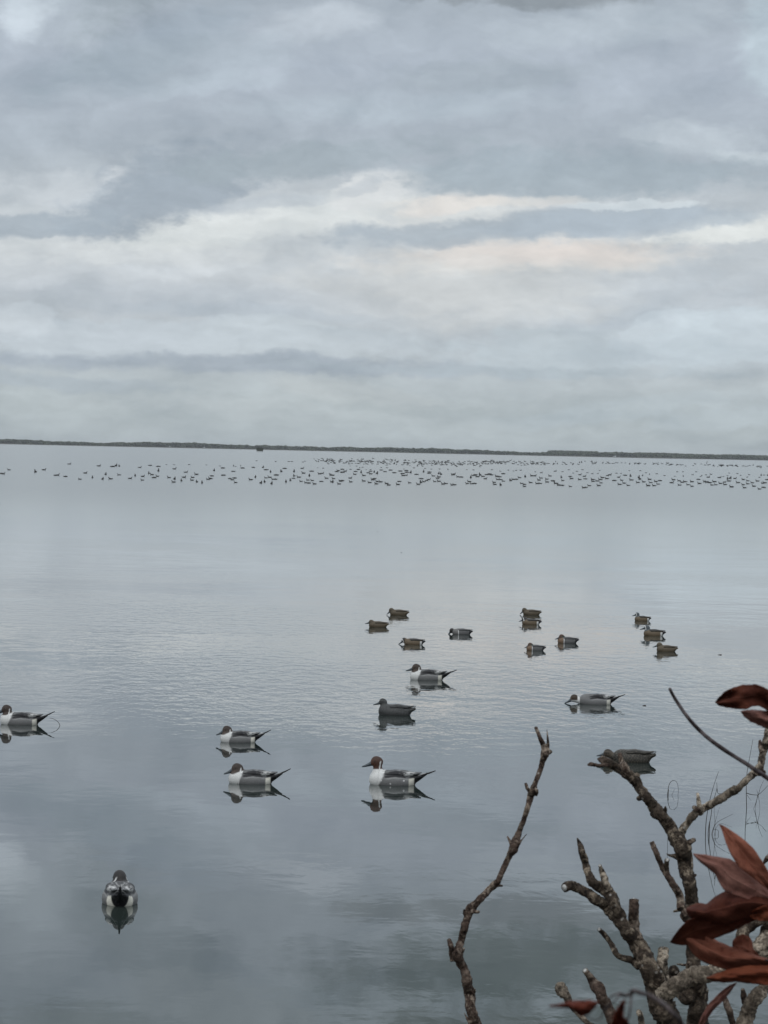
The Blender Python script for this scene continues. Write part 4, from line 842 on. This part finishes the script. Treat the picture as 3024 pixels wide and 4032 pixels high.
root = empty('red_leaved_shrub', (gx3, gy3, bank_z(gx3, gy3))); tag(root, 'live shrub with large maroon and red brown pointed leaves entering from the right edge', 'shrub')
limb(root, 'stem', [(2100, 1900, 60), (1980, 1200, 50), (1880, 700, 40), (1820, 100, 30), (1790, -500, 24), (1760, -860, 14)], DV + .02, ZB, SZ, M_TWIG, noise=.1, ring=12, seed=33, ext=[(gx3, gy3, bank_z(gx3, gy3) - .1, .02)])
for i, e in enumerate([(1720, 560), (1700, 640), (1690, 700), (1700, 1100), (1700, 1200)]):
    limb(root, 'leaf_stalk', [(1895 + 5 * i, e[1] + 80, 22), (1800, e[1] + 30, 18), (e[0] - 60, e[1], 14)], DV + .02, ZB, SZ, M_TWIG, noise=.05, ring=8, seed=60 + i)
leaf(root, [(1295, 88), (1330, 100), (1380, 130), (1480, 200), (1560, 275), (1630, 385), (1700, 500), (1760, 640)], [(1295, 88), (1315, 130), (1345, 230), (1385, 320), (1430, 395), (1540, 480), (1640, 560), (1760, 650)], DV - .05, M_LEAF_RED, seed=1, curl=.06)
leaf(root, [(1100, 304), (1180, 314), (1280, 330), (1380, 345), (1440, 392), (1540, 455), (1640, 560), (1760, 650)], [(1100, 306), (1130, 350), (1200, 410), (1265, 455), (1290, 520), (1340, 590), (1480, 640), (1760, 700)], DV - .03, M_LEAF_PINK, seed=2, curl=.05)
leaf(root, [(1050, 715), (1090, 690), (1150, 668), (1200, 695), (1235, 645), (1300, 605), (1350, 580), (1500, 545), (1640, 560), (1760, 620)], [(1048, 730), (1055, 770), (1100, 800), (1250, 820), (1330, 840), (1440, 800), (1560, 790), (1660, 806), (1760, 800)], DV - .01, M_LEAF_DARK, seed=4, curl=.05, bulge=.02)
leaf(root, [(928, 968), (965, 905), (1010, 850), (1060, 800), (1150, 770), (1300, 745), (1450, 720), (1600, 700), (1760, 700)], [(928, 970), (950, 988), (1060, 990), (1160, 965), (1260, 945), (1340, 910), (1430, 872), (1560, 800), (1760, 790)], DV, M_LEAF_DARK, seed=5, curl=.04, tilt=.04)
leaf(root, [(990, 870), (1060, 815), (1160, 870), (1260, 950), (1330, 980), (1400, 1008), (1470, 1030), (1560, 1060), (1700, 1110)], [(1060, 985), (1080, 1030), (1125, 1085), (1200, 1130), (1280, 1155), (1360, 1178), (1440, 1160), (1560, 1150), (1700, 1150)], DV + .02, M_LEAF_RED, seed=6, curl=.03)
leaf(root, [(1395, 1008), (1392, 960), (1420, 925), (1470, 905), (1520, 925), (1540, 960), (1545, 1010), (1600, 1080)], [(1395, 1012), (1420, 1050), (1450, 1080), (1480, 1100), (1500, 1120), (1540, 1130), (1570, 1140), (1620, 1150)], DV + .03, M_LEAF_RED, seed=7, curl=.02)
leaf(root, [(1200, 1232), (1260, 1205), (1330, 1180), (1430, 1155), (1540, 1142), (1650, 1140), (1780, 1145)], [(1200, 1240), (1260, 1262), (1330, 1270), (1420, 1262), (1520, 1278), (1650, 1288), (1780, 1290)], DV, M_LEAF_ORANGE, seed=8, curl=.05)
leaf(root, [(1425, 1268), (1370, 1290), (1310, 1335), (1260, 1385), (1205, 1440), (1170, 1510), (1120, 1620)], [(1425, 1272), (1370, 1350), (1320, 1410), (1260, 1465), (1220, 1520), (1180, 1580), (1130, 1640)], DV + .02, M_LEAF_PINK, seed=9, curl=.03)
leaf(root, [(1265, 215), (1290, 180), (1330, 145), (1400, 105), (1470, 88), (1550, 84), (1620, 98), (1700, 140), (1780, 200)], [(1265, 222), (1290, 245), (1350, 260), (1420, 268), (1500, 272), (1540, 250), (1600, 245), (1680, 300), (1780, 330)], DV - .04, M_LEAF_DARK, org=ZA, seed=11, curl=.06)
leaf(root, [(1455, 285), (1500, 277), (1560, 276), (1640, 282), (1720, 290), (1790, 300)], [(1455, 290), (1480, 325), (1530, 365), (1590, 392), (1640, 410), (1700, 418), (1790, 400)], DV - .02, M_LEAF_PINK, org=ZA, seed=12, curl=.05)
leaf(root, [(1500, 760), (1560, 720), (1640, 690), (1760, 690)], [(1510, 775), (1570, 800), (1660, 812), (1760, 810)], DV - .03, M_LEAF_ORANGE, seed=13, curl=.03)
# blurred sprig close to the lens, lower left of the shrub
DN = 2.3; P0 = unpd(2700, 4500, DN); gx4, gy4 = P0.x, P0.y
root = empty('near_sprig', (gx4, gy4, bank_z(gx4, gy4))); tag(root, 'out of focus thin sprig with small orange red leaves at the bottom edge', 'sprig')
limb(root, 'stem', [(1120, 1900, 40), (1020, 1590, 34), (940, 1490, 34), (850, 1410, 34), (760, 1362, 34), (700, 1345, 36), (650, 1330, 40), (610, 1362, 28), (560, 1350, 20), (510, 1362, 16), (470, 1392, 12)], DN, ZB, SZ, M_TWIG, noise=.1, ring=10, seed=70, ext=[(gx4, gy4, bank_z(gx4, gy4) - .1, .01), (gx4, gy4, 1.2, .008)])
limb(root, 'shoot', [(640, 1345, 22), (632, 1430, 16), (625, 1500, 16), (600, 1570, 14)], DN, ZB, SZ, M_TWIG, noise=.1, ring=8, seed=71)
limb(root, 'shoot', [(560, 1352, 18), (520, 1400, 12), (440, 1470, 12), (400, 1540, 10), (300, 1528, 8)], DN, ZB, SZ, M_TWIG, noise=.1, ring=8, seed=72)
leaf(root, [(25, 1445), (110, 1428), (200, 1405), (300, 1402), (395, 1412)], [(25, 1448), (120, 1455), (190, 1465), (260, 1530), (330, 1500), (395, 1418)], DN - .02, M_LEAF_DEEP, seed=14, bulge=.004, fold=.004, curl=.01)
leaf(root, [(592, 1392), (560, 1420), (530, 1460), (500, 1520), (478, 1640)], [(592, 1400), (585, 1450), (575, 1520), (615, 1560), (630, 1640)], DN - .02, M_LEAF_DEEP, seed=15, bulge=.004, fold=.004, curl=.01)

# ------------------------------------------------------------------ haze
HAZE = 0.00007
V_, F_ = [], []
box(V_, F_, (0, 2800, 5.0), (1502, 2810, 6.2))
m = bpy.data.materials.new('haze_air'); m.use_nodes = True; nt = m.node_tree; nt.nodes.clear()
pv = nt.nodes.new('ShaderNodeVolumePrincipled'); pv.inputs['Color'].default_value = (.86, .90, .93, 1); pv.inputs['Density'].default_value = HAZE; pv.inputs['Anisotropy'].default_value = .2
nt.links.new(pv.outputs[0], nt.nodes.new('ShaderNodeOutputMaterial').inputs['Volume'])
hz = mesh_obj('haze', V_, F_, m, smooth=False); tag(hz, 'thin pale haze in the air over the lagoon', 'haze', kind='stuff')
